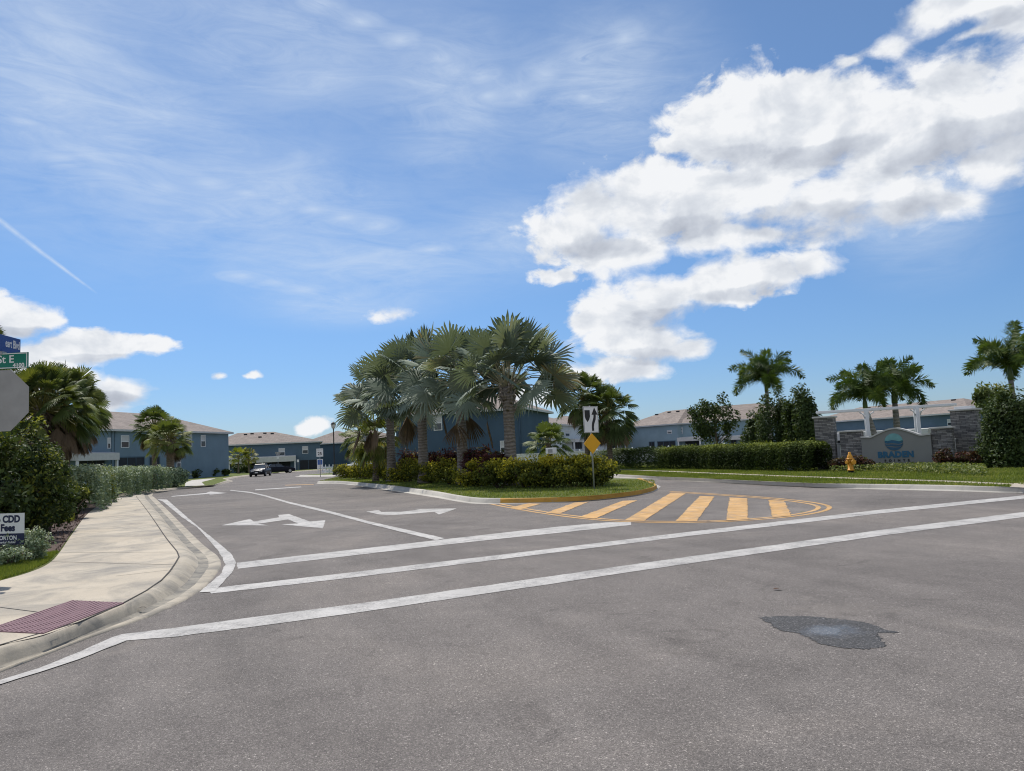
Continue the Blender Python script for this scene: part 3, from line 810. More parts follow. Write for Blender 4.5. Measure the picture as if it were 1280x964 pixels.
mark('lane_arrow', [(277,656.8),(312.3,648.7),(317.4,652),(349,646.7),(347.5,643.8),(361,642.6),(387.5,652),(406.8,650.3),(403.7,660.4),(352,655.6),(373,654.4),(360,649.4),(322.5,654.8),(335.7,656.8)], W_)
mark('lane_arrow', [(458,639.6),(473,637.6),(477,639.9),(500.8,639.7),(524.7,637.4),(516.7,636.3),(571,635.6),(548.6,643.2),(543,639.8),(519,642),(493,643.9),(474,643.2)], W_)
mark('lane_arrow', [(214,620.2),(257.5,616.3),(263,614.4),(284,616.3),(262,618.4),(262,617.4),(215,620.9)], W_)
# painted nose: double outline and stripes
nose = catmull(gl([(520,614.6),(560,621.0),(600,627.6),(640,635.5),(690,643.6),(740,649.6),(790,652.6),(850,653.4),(910,652.0),(965,648.4),(1010,643.2),(1034,637.4),(1034,632.2),(1010,627.4),(960,622.2),(900,618.0),(862,615.6),(838,614.4)]), 6)
line_strip('median_outline', nose, 0.10, Z1, Y_)
def inset(pts, d):
    o = []
    for i, p in enumerate(pts):
        t = pts[min(i+1, len(pts)-1)] - pts[max(i-1, 0)]; t.normalize()
        o.append(p + Vector((-t.y, t.x, 0))*d)
    return o
nose2 = inset(nose[8:-2], 0.22)
line_strip('median_outline', nose2, 0.10, Z1, Y_)
def stripe_px(q):
    return [(600+x/2.783, 560+y/2.783) for x, y in q]
for q in ([(100,208),(168,193),(212,194),(140,214)], [(228,226),(330,190),(380,187),(275,229)], [(345,241),(495,184),(546,182),(400,246)],
          [(505,250),(664,156),(716,158),(570,253)], [(680,254),(765,167),(815,169),(755,254)], [(856,252),(868,172),(930,175),(932,249)], [(1018,242),(1003,181),(1058,184),(1084,236)]):
    mark('median_stripe', stripe_px(q), Y_, Z1+0.003)
# cross-street median traces far off
mark('median_outline', [(356,606.3),(392,605.4),(392,605.8),(357,606.8)], Y_)

# wet patch
wet = [(880+x/4.267, 720+y/4.267) for x, y in [(300,225),(360,216),(420,213),(470,216),(520,213),(620,219),(720,230),(800,238),(880,255),(925,268),(960,285),(1040,300),(980,303),(920,305),(940,335),(968,366),(950,380),(860,387),(760,385),(690,374),(620,360),(560,332),(500,305),(450,298),(410,290),(360,258)]]
def m_wet():
    """damp aggregate at the rim, a skin of standing water in the middle"""
    m, nt, bs = new_mat('wet_asphalt')
    g = nd(nt, 'ShaderNodeNewGeometry', name='GEO')
    st = nd(nt, 'ShaderNodeTexVoronoi'); st.inputs['Scale'].default_value = 120
    nt.links.new(g.outputs['Position'], st.inputs['Vector'])
    sp = nd(nt, 'ShaderNodeSeparateColor'); nt.links.new(st.outputs['Color'], sp.inputs[0])
    c0 = G(1040, 789)
    sb = nd(nt, 'ShaderNodeVectorMath', operation='SUBTRACT'); sb.inputs[1].default_value = tuple(c0)
    nt.links.new(g.outputs['Position'], sb.inputs[0])
    ml_ = nd(nt, 'ShaderNodeVectorMath', operation='MULTIPLY'); ml_.inputs[1].default_value = (2.6, 3.2, 0)
    nt.links.new(sb.outputs[0], ml_.inputs[0])
    ln = nd(nt, 'ShaderNodeVectorMath', operation='LENGTH'); nt.links.new(ml_.outputs[0], ln.inputs[0])
    r = mth(nt, 'ADD', ln.outputs['Value'], mth(nt, 'MULTIPLY', mth(nt, 'SUBTRACT', noise(nt, 5.0, 6, 0.7), 0.5), 1.4))
    water = ramp(nt, r, [(0.25, 1.0), (0.75, 0.0)])
    c = ramp(nt, sp.outputs[0], [(0, (0.030,0.029,0.028)), (0.6, (0.068,0.065,0.063)), (0.93, (0.11,0.106,0.103)), (1, (0.24,0.23,0.22))])
    nt.links.new(c, bs.inputs['Base Color'])
    nt.links.new(mth(nt, 'SUBTRACT', 0.62, mth(nt, 'MULTIPLY', water, 0.44)), bs.inputs['Roughness'])
    nt.links.new(mth(nt, 'ADD', 0.25, mth(nt, 'MULTIPLY', water, 0.3)), bs.inputs['Specular IOR Level'])
    h = mth(nt, 'MULTIPLY', st.outputs['Distance'], mth(nt, 'SUBTRACT', 1.0, mth(nt, 'MULTIPLY', water, 0.96)))
    bump(nt, bs, h, 0.6, 0.006)
    return m
tag(sheet('wet_patch', ragged(catmull(gl(wet, .003), 4, True), .012, .016), 0.003, m_wet(), kind=None), kind='structure')

# ================================================================== PLANTS
def rand_dirs(n):
    v = rng.normal(size=(n,3)); return v/np.linalg.norm(v, axis=1)[:,None]

def leaves(pos, size, tone, up=0.35, aspect=0.5, outward=None):
    """rhombic leaves at pos: two triangles each, folded a little"""
    n = len(pos)
    nr = rand_dirs(n)
    if outward is not None: nr = nr*0.9 + outward*0.7
    nr[:,2] += up
    nr /= np.linalg.norm(nr, axis=1)[:,None]
    a = rand_dirs(n); t = np.cross(nr, a); t /= np.linalg.norm(t, axis=1)[:,None]
    b = np.cross(nr, t)
    s = (size*(0.6+0.8*rng.random(n)))[:,None]
    p0 = pos - t*s; p1 = pos + b*s*aspect + nr*s*0.12; p2 = pos + t*s; p3 = pos - b*s*aspect + nr*s*0.12
    V = np.stack([p0,p1,p2,p3],1).reshape(-1,3)
    i = np.arange(n)*4
    T = np.stack([np.stack([i,i+1,i+2],1), np.stack([i,i+2,i+3],1)],1).reshape(-1,3)
    return V, T, np.repeat(tone, 2)

def blob_leaves(center, radii, n, size, clumps=26, crad=0.34, top=0.0, **kw):
    """uneven crown: clumps on and in an ellipsoid"""
    d = rand_dirs(clumps); 
    r = 0.55 + 0.45*rng.random(clumps)
    cc = d*r[:,None]*(1-crad*0.7)
    which = rng.integers(0, clumps, n)
    cr = crad*(0.6+0.8*rng.random(clumps))
    q = rand_dirs(n)*(rng.random(n)**0.4)[:,None]*cr[which][:,None]
    loc = cc[which]+q
    out = loc/np.maximum(1e-6, np.linalg.norm(loc, axis=1))[:,None]
    base = rng.random(clumps)*0.45
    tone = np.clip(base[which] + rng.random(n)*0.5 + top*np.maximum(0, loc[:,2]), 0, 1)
    pos = np.array(center) + loc*np.array(radii)
    return leaves(pos, size, tone, outward=out, **kw)

def join(parts):
    Vs=[]; Ts=[]; to=[]; b=0
    for V,T,t in parts:
        Vs.append(V); Ts.append(T+b); to.append(t); b+=len(V)
    return np.concatenate(Vs), np.concatenate(Ts), np.concatenate(to)

def shrub(name, loc, rx, ry, h, n, size, mat, label, cat='shrub', group=None, clumps=26, crad=0.36, top=0.35, trunk_h=None, aspect=0.5, lift=0.0):
    t = thing(name, loc, label, cat, 0, group)
    zc = lift + (h-lift)*0.5
    V,T,to = blob_leaves((0,0,zc), (rx,ry,(h-lift)*0.55), n, size, clumps, crad, top, aspect=aspect)
    V[:,2] = np.maximum(V[:,2], 0.01)
    tri_mesh('foliage', V, T, to, mat, t)
    mb = MB()
    rs = random.Random(len(V))
    for k in range(5):
        a = rs.random()*2*PI
        mb.tube([(0.06*math.cos(a),0.06*math.sin(a),-0.05),(rx*.25*math.cos(a),ry*.25*math.sin(a),zc*.6),(rx*.6*math.cos(a+.3),ry*.6*math.sin(a+.3),zc*1.05)], [min(.05,0.045*h/1.5+.01), min(.03,.03*h/1.5+.005), 0.006], 6)
    mb.build('stem', M['bark'], t)
    return t

def hedge(name, path, width, h, n, size, mat, label, cat='hedge', group=None, tops=0.5, bumpy=0.12, aspect=0.5, base_z=0.13, up=0.35, low=0.12):
    path = [Vector((p.x, p.y, 0)) for p in path]
    o = path[0].copy()
    t = thing(name, (o.x, o.y, base_z), label, cat, 0, group)
    pts = np.array([[p.x-o.x, p.y-o.y] for p in resample(path, 200)])
    tang = np.gradient(pts, axis=0); tang /= np.linalg.norm(tang, axis=1)[:,None]
    nrm = np.stack([-tang[:,1], tang[:,0]], 1)
    k = rng.random(n)*199; i0 = np.floor(k).astype(int)
    c = pts[i0] + (pts[np.minimum(i0+1,199)]-pts[i0])*(k-i0)[:,None]
    L = np.sum(np.linalg.norm(np.diff(pts, axis=0), axis=1))
    # rounded rectangle section, surface biased
    per = 2*h + width; q = rng.random(n)*per
    cx = np.where(q < h, -1.0, np.where(q < 2*h, 1.0, ((q-2*h)/width)*2-1)); cz = np.where(q < h, q/h*2-1, np.where(q < 2*h, (q-h)/h*2-1, 1.0))
    edge = np.maximum(0, np.abs(cx)+np.maximum(cz,0)-1.55); cx = cx*(1-edge*.45); cz = cz*(1-edge*.3)
    th = np.arctan2(cz, cx)
    s = k/199*L
    ph = rng.random(6)*6
    wob = 1 + bumpy*(np.sin(s*1.9+ph[0])+0.7*np.sin(s*4.3+ph[1]+th)+0.6*np.sin(s*7.7+ph[2]+2*th))*0.5
    rr = (1-0.5*rng.random(n)**1.6)*wob
    lat = cx*rr*width/2; z = h*0.5 + cz*rr*h*0.5
    # loose shoots on top
    sh = rng.random(n) < 0.06
    z = np.where(sh & (cz > 0.5), z + rng.random(n)*h*0.12, z)
    pos = np.stack([c[:,0]+nrm[i0,0]*lat, c[:,1]+nrm[i0,1]*lat, np.maximum(z, 0.02)], 1)
    out = np.stack([nrm[i0,0]*cx, nrm[i0,1]*cx, cz], 1)
    patch = 0.16*np.sin(s*1.3+ph[3]) + 0.12*np.sin(s*3.1+ph[4])
    tone = np.clip(low + 0.38*rng.random(n) + patch*.7 + tops*np.clip((z/h-0.62)/0.38, 0, 1)*(0.35+0.65*rng.random(n)), 0, 1)  # new growth lightens the top; low darkens the rest to imitate self-shadow
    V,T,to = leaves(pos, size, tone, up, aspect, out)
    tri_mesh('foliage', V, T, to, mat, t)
    return t

def fan(base, d, up, Rl, nseg, spread, droop, fold, rs, tone0, tip_var=0.12, split=0.40, gap=0.30):
    """one palmate blade: folded segments, joined near the stalk, free and pointed outside"""
    d = d.normalized(); n = (up - up.dot(d)*d)
    n = n.normalized() if n.length > 1e-4 else Vector((1,0,0))
    s = d.cross(n)
    V = [base]; T = []; to = []
    def pt(a, r, lift):
        q = base + (d*math.cos(a) + s*math.sin(a))*r + n*(lift - Rl*0.13*math.sin(a/2)**2*(r/Rl))
        q.z -= droop*Rl*(r/Rl)**2
        return q
    st = spread/nseg
    ring = []
    for i in range(nseg+1):
        a = -spread/2 + st*i
        ring.append(len(V)); V.append(pt(a, Rl*split*(0.86+0.14*math.cos(a)), -fold*Rl))
    for i in range(nseg):
        if rs.random() < .035: continue          # torn-out segment
        a = -spread/2 + st*(i+.5) + rs.uniform(-.22,.22)*st
        ro = Rl*(0.82+0.18*math.cos(a))
        tn = min(1, max(0, tone0 + rs.uniform(-.12,.12)))
        ms = len(V); w = st*(.5-gap*.5)
        V.append(pt(a, ro*split, 0.0))
        rm = ro*(split+.34)
        V.append(pt(a-w, rm, -fold*Rl*.8)); V.append(pt(a, rm, fold*.3*Rl)); V.append(pt(a+w, rm, -fold*Rl*.8))
        tip = pt(a+rs.uniform(-.3,.3)*st, ro*rs.uniform(1-tip_var,1.04), 0.0); tip.z -= Rl*rs.uniform(0,.10)*(1+2*droop)
        V.append(tip)
        L, Rr = ring[i], ring[i+1]
        T += [(0,L,ms),(0,ms,Rr),(L,ms+1,ms+2),(L,ms+2,ms),(ms,ms+2,ms+3),(ms,ms+3,Rr),(ms+1,ms+4,ms+2),(ms+2,ms+4,ms+3)]
        to += [tn]*8
    return V, T, to

def quad_tube(pts, r0, r1, tone):
    V=[]; T=[]; to=[]
    m=len(pts)
    for i,p in enumerate(pts):
        t=(pts[min(i+1,m-1)]-pts[max(i-1,0)]).normalized()
        a=Vector((0,0,1)) if abs(t.z)<.9 else Vector((1,0,0))
        u=t.cross(a).normalized(); w=t.cross(u); r=r0+(r1-r0)*i/(m-1)
        V+= [p+u*r, p+w*r*.6, p-u*r, p-w*r*.6]
    for i in range(m-1):
        for k in range(4):
            a=i*4+k; b=i*4+(k+1)%4; c=(i+1)*4+(k+1)%4; e=(i+1)*4+k
            T += [(a,b,c),(a,c,e)]; to += [tone]*2
    return V,T,to

class TL:
    def __init__(s): s.V=[]; s.T=[]; s.t=[]
    def add(s, r):
        V,T,t=r; b=len(s.V)
        s.V+=[tuple(v) for v in V]; s.T+=[(a+b,c+b,e+b) for a,c,e in T]; s.t+=list(t)

def fan_palm(name, loc, label, trunk_h, crown_r, nleaf, mats, seed, trunk_r=0.2, lean=(0,0), blade=0.55, skirt=0, group=None, el_range=(-55,88), nseg=34, spread=290, droop=0.10, tone=(0.25,0.75), stiff=0.35, boots=True, twist=.55):
    rs = random.Random(seed)
    t = thing(name, loc, label, 'palm tree', rs.uniform(0, 6), group)
    leafm, barkm = mats
    # trunk with flared foot
    m = 9
    pts=[]; rd=[]
    for i in range(m+1):
        u=i/m
        pts.append((lean[0]*u*u, lean[1]*u*u, trunk_h*u))
        rd.append(trunk_r*(1.0+0.45*math.exp(-u*9)-0.12*u+0.05*rs.uniform(-1,1)))
    mb=MB(); mb.tube(pts, rd, 14)
    tk = mb.build('trunk', barkm, t)
    top = Vector((lean[0], lean[1], trunk_h))
    if boots:
        mb=MB()
        for k in range(26):
            a=k*2.399; z=trunk_h-rs.uniform(0.0,0.75)*min(1.4,trunk_h*.4)
            u=z/trunk_h; c=Vector((lean[0]*u*u,lean[1]*u*u,z)); o=Vector((math.cos(a),math.sin(a),0))
            mb.tube([c+o*trunk_r*.8, c+o*(trunk_r*1.15)+Vector((0,0,.16)), c+o*(trunk_r*1.5)+Vector((0,0,.36))],[.065,.05,.02],6)
        mb.build('leaf_base', barkm, t)
    live=TL(); 
    bl = crown_r*blade
    pet = crown_r - bl*0.72
    for k in range(nleaf):
        u=(k+.5)/nleaf
        # even spread over elevation, golden-angle around
        el = rad(el_range[1] + (el_range[0]-el_range[1])*u**0.85 + rs.uniform(-7,7))
        az = k*2.39996 + rs.uniform(-.25,.25)
        d0 = Vector((math.cos(az)*math.cos(el), math.sin(az)*math.cos(el), math.sin(el)))
        b = top + Vector((math.cos(az),math.sin(az),0))*trunk_r*.5
        L = pet*rs.uniform(.85,1.12)
        sag = 0.10 + 0.12*(1-max(0,math.sin(el)))
        p1 = b + d0*L*.5 + Vector((0,0,L*.06)); p2 = b + d0*L - Vector((0,0,L*sag*0.5))
        live.add(quad_tube([b,p1,p2], .035, .016, 0.97))
        d1 = (p2-p1).normalized()
        upv = Vector((0,0,1)) if abs(d1.z)<.93 else Vector((-math.cos(az),-math.sin(az),0.2))
        side = d1.cross(upv).normalized()
        upv = (upv + side*rs.uniform(-twist,twist)).normalized()
        tn = rs.uniform(*tone)
        dr = droop*(0.5+u*1.4)
        live.add(fan(p2, d1, upv, bl*rs.uniform(.82,1.12), nseg, rad(spread*rs.uniform(.86,1.05)), dr*rs.uniform(.5,1.9), 0.035*rs.uniform(.6,1.7), rs, tn, rs.uniform(.06,.22), rs.uniform(.32,.44), rs.uniform(.2,.5)))
    V=np.array([tuple(v) for v in live.V]); 
    tri_mesh('crown', V, live.T, live.t, leafm, t)
    if skirt:
        dead=TL()
        for k in range(skirt):
            az=rs.uniform(0,2*PI); el=rad(rs.uniform(-80,-48))
            d0=Vector((math.cos(az)*math.cos(el), math.sin(az)*math.cos(el), math.sin(el)))
            b=top+Vector((math.cos(az),math.sin(az),0))*trunk_r*.7-Vector((0,0,rs.uniform(0,.25)))
            L=pet*rs.uniform(.55,.9); p2=b+d0*L+Vector((math.cos(az),math.sin(az),0))*L*.35
            dead.add(quad_tube([b,(b+p2)/2+Vector((0,0,.06)),p2],.025,.012,.5))
            dead.add(fan(p2,(d0+Vector((0,0,-.6))).normalized(),Vector((math.cos(az),math.sin(az),.3)),bl*rs.uniform(.7,.95),16,rad(110),.3,.06,rs,rs.uniform(.1,.9)))
        tri_mesh('dead_skirt', np.array(dead.V), dead.T, dead.t, M['dead'], t)
    return t

def fox_palm(name, loc, label, trunk_h, fl, nf, seed, lean=(0,0), trunk_r=.11, group=None, mat=None):
    """feather palm with bushy arching fronds"""
    rs=random.Random(seed)
    t=thing(name, loc, label, 'palm tree', rs.uniform(0,6), group)
    pts=[];rd=[]
    for i in range(9):
        u=i/8; pts.append((lean[0]*u*u,lean[1]*u*u,trunk_h*u)); rd.append(trunk_r*(1+.35*math.exp(-u*8)+0.15*math.sin(u*PI)-.15*u))
    MB().tube(pts,rd,12).build('trunk', M['bark_fox'], t)
    top=Vector((lean[0],lean[1],trunk_h))
    MB().tube([top, top+Vector((0,0,fl*.16)), top+Vector((0,0,fl*.34))],[trunk_r*.95,trunk_r*.9,trunk_r*.35],10).build('crownshaft', M['crownshaft'], t)
    c=TL(); top=top+Vector((0,0,fl*.26))
    for k in range(nf):
        az=k*2.39996+rs.uniform(-.2,.2); u=(k+.5)/nf
        el0=rad(86-66*u+rs.uniform(-6,6))
        L=fl*rs.uniform(.9,1.08); bend=rad(70+55*u)*rs.uniform(.85,1.15)
        n=26; p=top.copy(); pts=[p.copy()]; dirs=[]
        for i in range(n):
            el=el0-bend*(i/n)**1.5
            d=Vector((math.cos(az)*math.cos(el),math.sin(az)*math.cos(el),math.sin(el))); dirs.append(d)
            p=p+d*L/n; pts.append(p.copy())
        dirs.append(dirs[-1])
        c.add(quad_tube(pts,.022,.005,.7))
        tn=rs.uniform(.2,.75)
        side0=Vector((-math.sin(az),math.cos(az),0))
        for i in range(4,n+1):
            f=i/n; ll=fl*.29*math.sin(PI*min(1,(.12+.82*f)))**.6
            d=dirs[i]; nn=side0.cross(d)
            for j in range(10):
                th=rs.uniform(-1.25,1.25)+(0 if j%2 else PI)
                o=(side0*math.cos(th)+nn*math.sin(th))
                o=(o*.95+d*rs.uniform(.35,.75)).normalized()
                l=ll*rs.uniform(.7,1.05)
                b=pts[i].lerp(pts[i-1],rs.random())
                e=b+o*l; e.z-=l*.12
                w=d.cross(o).normalized()*.030
                mid=b.lerp(e,.45)
                V=[b,mid+w+d*.012,e,mid-w-d*.012]
                c.add((V,[(0,1,2),(0,2,3)],[min(1,max(0,tn+rs.uniform(-.2,.2)))]*2))
    tri_mesh('crown', np.array(c.V), c.T, c.t, mat or M['fox'], t)
    return t

def round_tree(name, loc, label, h, crown_r, crown_h, n, size, mat, seed, trunk_r=.09, clumps=30, crad=.3, cat='tree', group=None, trunk_to=.5):
    rs=random.Random(seed)
    t=thing(name,loc,label,cat,0,group)
    zc=h-crown_h*.5
    parts=[blob_leaves((0,0,zc),(crown_r,crown_r*.9,crown_h*.5),n,size,clumps,crad,0.25)]
    mb=MB()
    b0=max(.3,h-crown_h)
    mb.tube([(0,0,-.1),(.02,.01,b0),(0.03,-.03,zc),(0,0,h-.25*crown_h)],[trunk_r*1.3,trunk_r,trunk_r*.7,.015],9)
    for k in range(11):
        a=k*2.4; z=b0+ (zc-b0)*rs.random()*1.2; L=crown_r*rs.uniform(.6,.95)
        mb.tube([(0,0,z),(math.cos(a)*L*.5,math.sin(a)*L*.5,z+L*.45),(math.cos(a)*L,math.sin(a)*L,z+L*rs.uniform(.5,1.0))],[trunk_r*.5,trunk_r*.3,.006],6)
    V,T,to=join(parts)
    tri_mesh('crown',V,T,to,mat,t)
    mb.build('trunk',M['bark'],t)
    return t

def in_poly(x, y, poly):
    c = np.zeros(len(x), bool); m=len(poly); j=m-1
    for i in range(m):
        xi,yi=poly[i][0],poly[i][1]; xj,yj=poly[j][0],poly[j][1]
        cond=((yi>y)!=(yj>y)) & (x < (xj-xi)*(y-yi)/((yj-yi) if yj!=yi else 1e-9)+xi)
        c ^= cond; j=i
    return c

def grass(name, poly, z, n, h, w, mat, label=None, holes=()):
    xs=[p[0] for p in poly]; ys=[p[1] for p in poly]
    x=rng.uniform(min(xs),max(xs),n*3); y=rng.uniform(min(ys),max(ys),n*3)
    k=in_poly(x,y,poly)
    for hp in holes: k &= ~in_poly(x,y,hp)
    x=x[k][:n]; y=y[k][:n]; m=len(x)
    a=rng.random(m)*2*PI; hh=h*(.45+.75*rng.random(m)); ww=w*(.6+.8*rng.random(m))
    lx=(rng.random(m)-.5)*h*1.1; ly=(rng.random(m)-.5)*h*1.1
    dx=np.cos(a)*ww; dy=np.sin(a)*ww
    p0=np.stack([x-dx,y-dy,np.full(m,z)],1); p1=np.stack([x+dx,y+dy,np.full(m,z)],1); p2=np.stack([x+lx,y+ly,z+hh],1)
    V=np.stack([p0,p1,p2],1).reshape(-1,3); T=np.arange(m*3).reshape(-1,3)
    patch=.18*np.sin(x*1.7+1)*np.cos(y*1.3)+.12*np.sin(x*4.1+y*3.3)
    tone=np.clip(.3+.5*rng.random(m)+patch,0,1)
    o=tri_mesh(name,V,T,tone,mat)
    return tag(o,label,'grass',None,'stuff')

# grass fields
lg=gl([(-60,735),(0,725.5),(35,715),(58,704),(73,690.5),(40,694.5),(0,699.5),(-60,706)],.12)
grass('lawn_grass', [(p.x,p.y) for p in lg], .12, 26000, .055, .006, M['blade'], 'short bright lawn grass at the left sidewalk bend')
isl=[(p.x,p.y) for p in island_t]
front=[p for p in it]
backside=[G(819,600,.15),G(780,600,.15),G(700,606,.15),G(640,607,.15),G(560,601,.15),G(500,596,.15),G(440,592,.15)]
grass('lawn_grass', [(p.x,p.y) for p in front]+[(p.x,p.y) for p in backside], .145, 60000, .06, .011, M['blade'], 'grass edging the planted island', holes=())
rv=[(p.x,p.y) for p in RK[1:]]+[(p.x,p.y) for p in reversed(SWb[1:])]
grass('lawn_grass', rv, .13, 42000, .06, .013, M['blade'], 'grass strip between right kerb and sidewalk')
rv2=[(p.x,p.y) for p in SWa]+[(p.x,p.y) for p in reversed(gl([(1300,585),(1230,586),(1100,584),(1020,586),(930,585),(834,583.5),(775,582)],.14))]
grass('lawn_grass', rv2, .13, 55000, .07, .013, M['blade'], 'grass between right sidewalk and the long hedge')
lime=gl([(94,647),(90,652),(72,653),(70,645),(84,642)],.13)
grass('lawn_grass', [(p.x,p.y) for p in lime], .13, 3500, .16, .012, M['limeshrub'], 'lime green grass tuft in the mulch bed')
# mulch chips
mp_=gl([(40,694),(74,689),(90,665),(108,643),(80,641),(40,665),(0,690),(0,699)],.127)
px_=[p.x for p in mp_]; py_=[p.y for p in mp_]
n=9000; x=rng.uniform(min(px_),max(px_),n); y=rng.uniform(min(py_),max(py_),n)
k=in_poly(x,y,[(p.x,p.y) for p in mp_]); pos=np.stack([x[k],y[k],.13+.03*rng.random(k.sum())],1)
V,T,to=leaves(pos,.035,rng.random(len(pos)),1.0,.35)
tag(tri_mesh('mulch_chips',V,T,to,M['chip']),'brown mulch chips beside the left sidewalk','mulch',None,'stuff')

# ---- Bismarck palms on the island
BG='silver fan palms on the island'
for (px,d,th,cr,sd_,lab,ln) in ((638,30.2,4.0,2.8,11,'silver fan palm with the tallest clear trunk, rightmost of the island row',(0,0)),
                          (578,33.3,4.35,2.8,23,'silver fan palm with flared leaf bases, second from the right on the island',(0.0,0)),
                          (529,37,4.75,2.95,31,'silver fan palm with a short dark trunk, third from the right on the island',(0,0)),
                          (489,42,4.35,3.0,47,'silver fan palm with low spreading leaves, leftmost of the island row',(0,0))):
    fan_palm('silver_palm', P(px,d,.15), lab, th, cr, 40, (M['bis'],M['bark_bis']), sd_, .25, ln, .46, (3 if sd_ in (23,31,47) else 0), BG, (-12,89), 26, 275, .05, (.1,.92), twist=1.5)

# ---- sabal palms
SG='cabbage palms along the left sidewalk'
fan_palm('cabbage_palm', P(83,29,.13), 'cabbage palm with a brown skirt of dead fronds beside the left sidewalk', 3.85, 1.75, 92, (M['sabal'],M['bark_sabal']), 5, .19, (.3,0), .37, 70, SG, (-18,90), 30, 210, .16, (.05,.85), twist=1.2)
fan_palm('cabbage_palm', P(52,27,.13), 'cabbage palm behind the back of the stop sign', 3.65, 1.75, 88, (M['sabal'],M['bark_sabal']), 6, .19, (0,0), .37, 60, SG, (-18,90), 30, 210, .16, (.05,.85), twist=1.2)
fan_palm('cabbage_palm', P(-66,24,.13), 'cabbage palm whose top leaves show behind the blue street name plate', 5.1, 1.9, 60, (M['sabal'],M['bark_sabal']), 7, .19, (0,0), .44, 30, SG, (-18,90), 30, 210, .16, (.05,.85), twist=1.2)
S2='pair of cabbage palms at the left house'
fan_palm('cabbage_palm', P(193,58,.13), 'taller dark cabbage palm of the pair before the left house', 4.6, 1.6, 54, (M['sabal'],M['bark_sabal']), 8, .2, (0,0), .46, 12, S2, (-30,90), 26, 220, .16, (.1,.55))
fan_palm('cabbage_palm', P(213,55,.13), 'shorter yellowish cabbage palm with a thick cross-hatched trunk before the left house', 3.5, 1.55, 54, (M['sabal'],M['bark_sabal']), 9, .28, (0,0), .46, 10, S2, (-35,90), 26, 220, .18, (.4,.95))
S3='cabbage palms behind the island'
fan_palm('cabbage_palm', P(734,47,.13), 'cabbage palm with a straight dark trunk behind the keep right sign', 4.5, 1.75, 60, (M['sabal'],M['bark_sabal']), 10, .17, (0,0), .45, 14, S3, (-30,90), 28, 220, .16, (.1,.6))
fan_palm('cabbage_palm', P(762,46,.13), 'full round cabbage palm just right of the keep right sign', 3.4, 1.9, 64, (M['sabal'],M['bark_sabal']), 12, .17, (0,0), .45, 24, S3, (-45,90), 28, 220, .2, (.05,.6))
fan_palm('cabbage_palm', P(686,58,.13), 'small young cabbage palm between island trunk and keep right sign', 1.9, 1.75, 30, (M['sabal'],M['bark_sabal']), 13, .14, (0,0), .5, 0, S3, (-20,85), 22, 240, .15, (.2,.7))
fan_palm('cabbage_palm', P(469,44,.13), 'yellow-green cabbage palm at the far end of the island', 2.6, 1.6, 30, (M['sabal'],M['bark_sabal']), 14, .16, (0,0), .5, 3, S3, (-55,80), 22, 240, .2, (.5,1))
fan_palm('cabbage_palm', P(452,52,.13), 'dark cabbage palm behind the grey sign back', 3.0, 1.5, 28, (M['sabal'],M['bark_sabal']), 15, .16, (0,0), .5, 3, S3, (-50,80), 22, 240, .2, (.1,.6))
# ---- feather palms right
FG='bushy feather palms behind the entrance sign'
fox_palm('foxtail_palm', P(963,46,.13), 'feather palm rising alone above the dark shrubs', 4.35, 2.5, 15, 21, (0,0), .13, FG)
fox_palm('foxtail_palm', P(1096,41,.13), 'leaning feather palm left of the pergola middle', 2.75, 2.4, 13, 22, (-.45,0), .14, FG)
fox_palm('foxtail_palm', P(1122,42,.13), 'upright feather palm with thick trunk above the sign crest', 3.1, 2.5, 14, 23, (0,0), .17, FG)
fox_palm('foxtail_palm', P(1270,33,.13), 'feather palm with one upright frond at the right edge of the view', 3.5, 2.2, 12, 24, (0,0), .12, FG)

# ---- trees and big shrubs right
round_tree('loose_tree', P(895,50,.13), 'small loose round tree left of the dark shrubs', 4.9, 1.85, 4.2, 3900, .10, M['darkshrub'], 3, .08, 40, .25)
BS='dark shrubs behind the long hedge'
for (px,d,h,cr,lab) in ((946,39,2.7,1.0,'lowest dark shrub at the left end of the dark group'),(974,37.5,3.75,1.3,'tall dark shrub below the lone feather palm'),(1006,35.5,3.7,1.15,'tall dark shrub touching the left stone pier')):
    shrub('dark_shrub', P(px,d,.13), cr, cr*.9, h, 12000, .075, M['darkshrub'], lab, 'shrub', BS, 52, .3, .1, lift=-.8)
shrub('dark_shrub', P(1268,26.5,.13), 1.2, 1.1, 2.95, 18000, .06, M['darkshrub'], 'big dark shrub standing right of the right stone pier', 'shrub', None, 60, .3, .1, lift=-1.0)
shrub('dark_shrub', P(1238,27.3,.13), .95, .8, 1.4, 7500, .055, M['darkshrub'], 'low dark shrub spreading in front of the right stone pier', 'shrub', None, 34, .34, .1, lift=-.6)
shrub('olive_shrub', P(1240,30.5,.13), .75, .7, 3.4, 2600, .08, M['sabal'], 'olive leafy top showing above the big dark shrub at right', 'shrub', None, 18, .4, .2, lift=1.9)

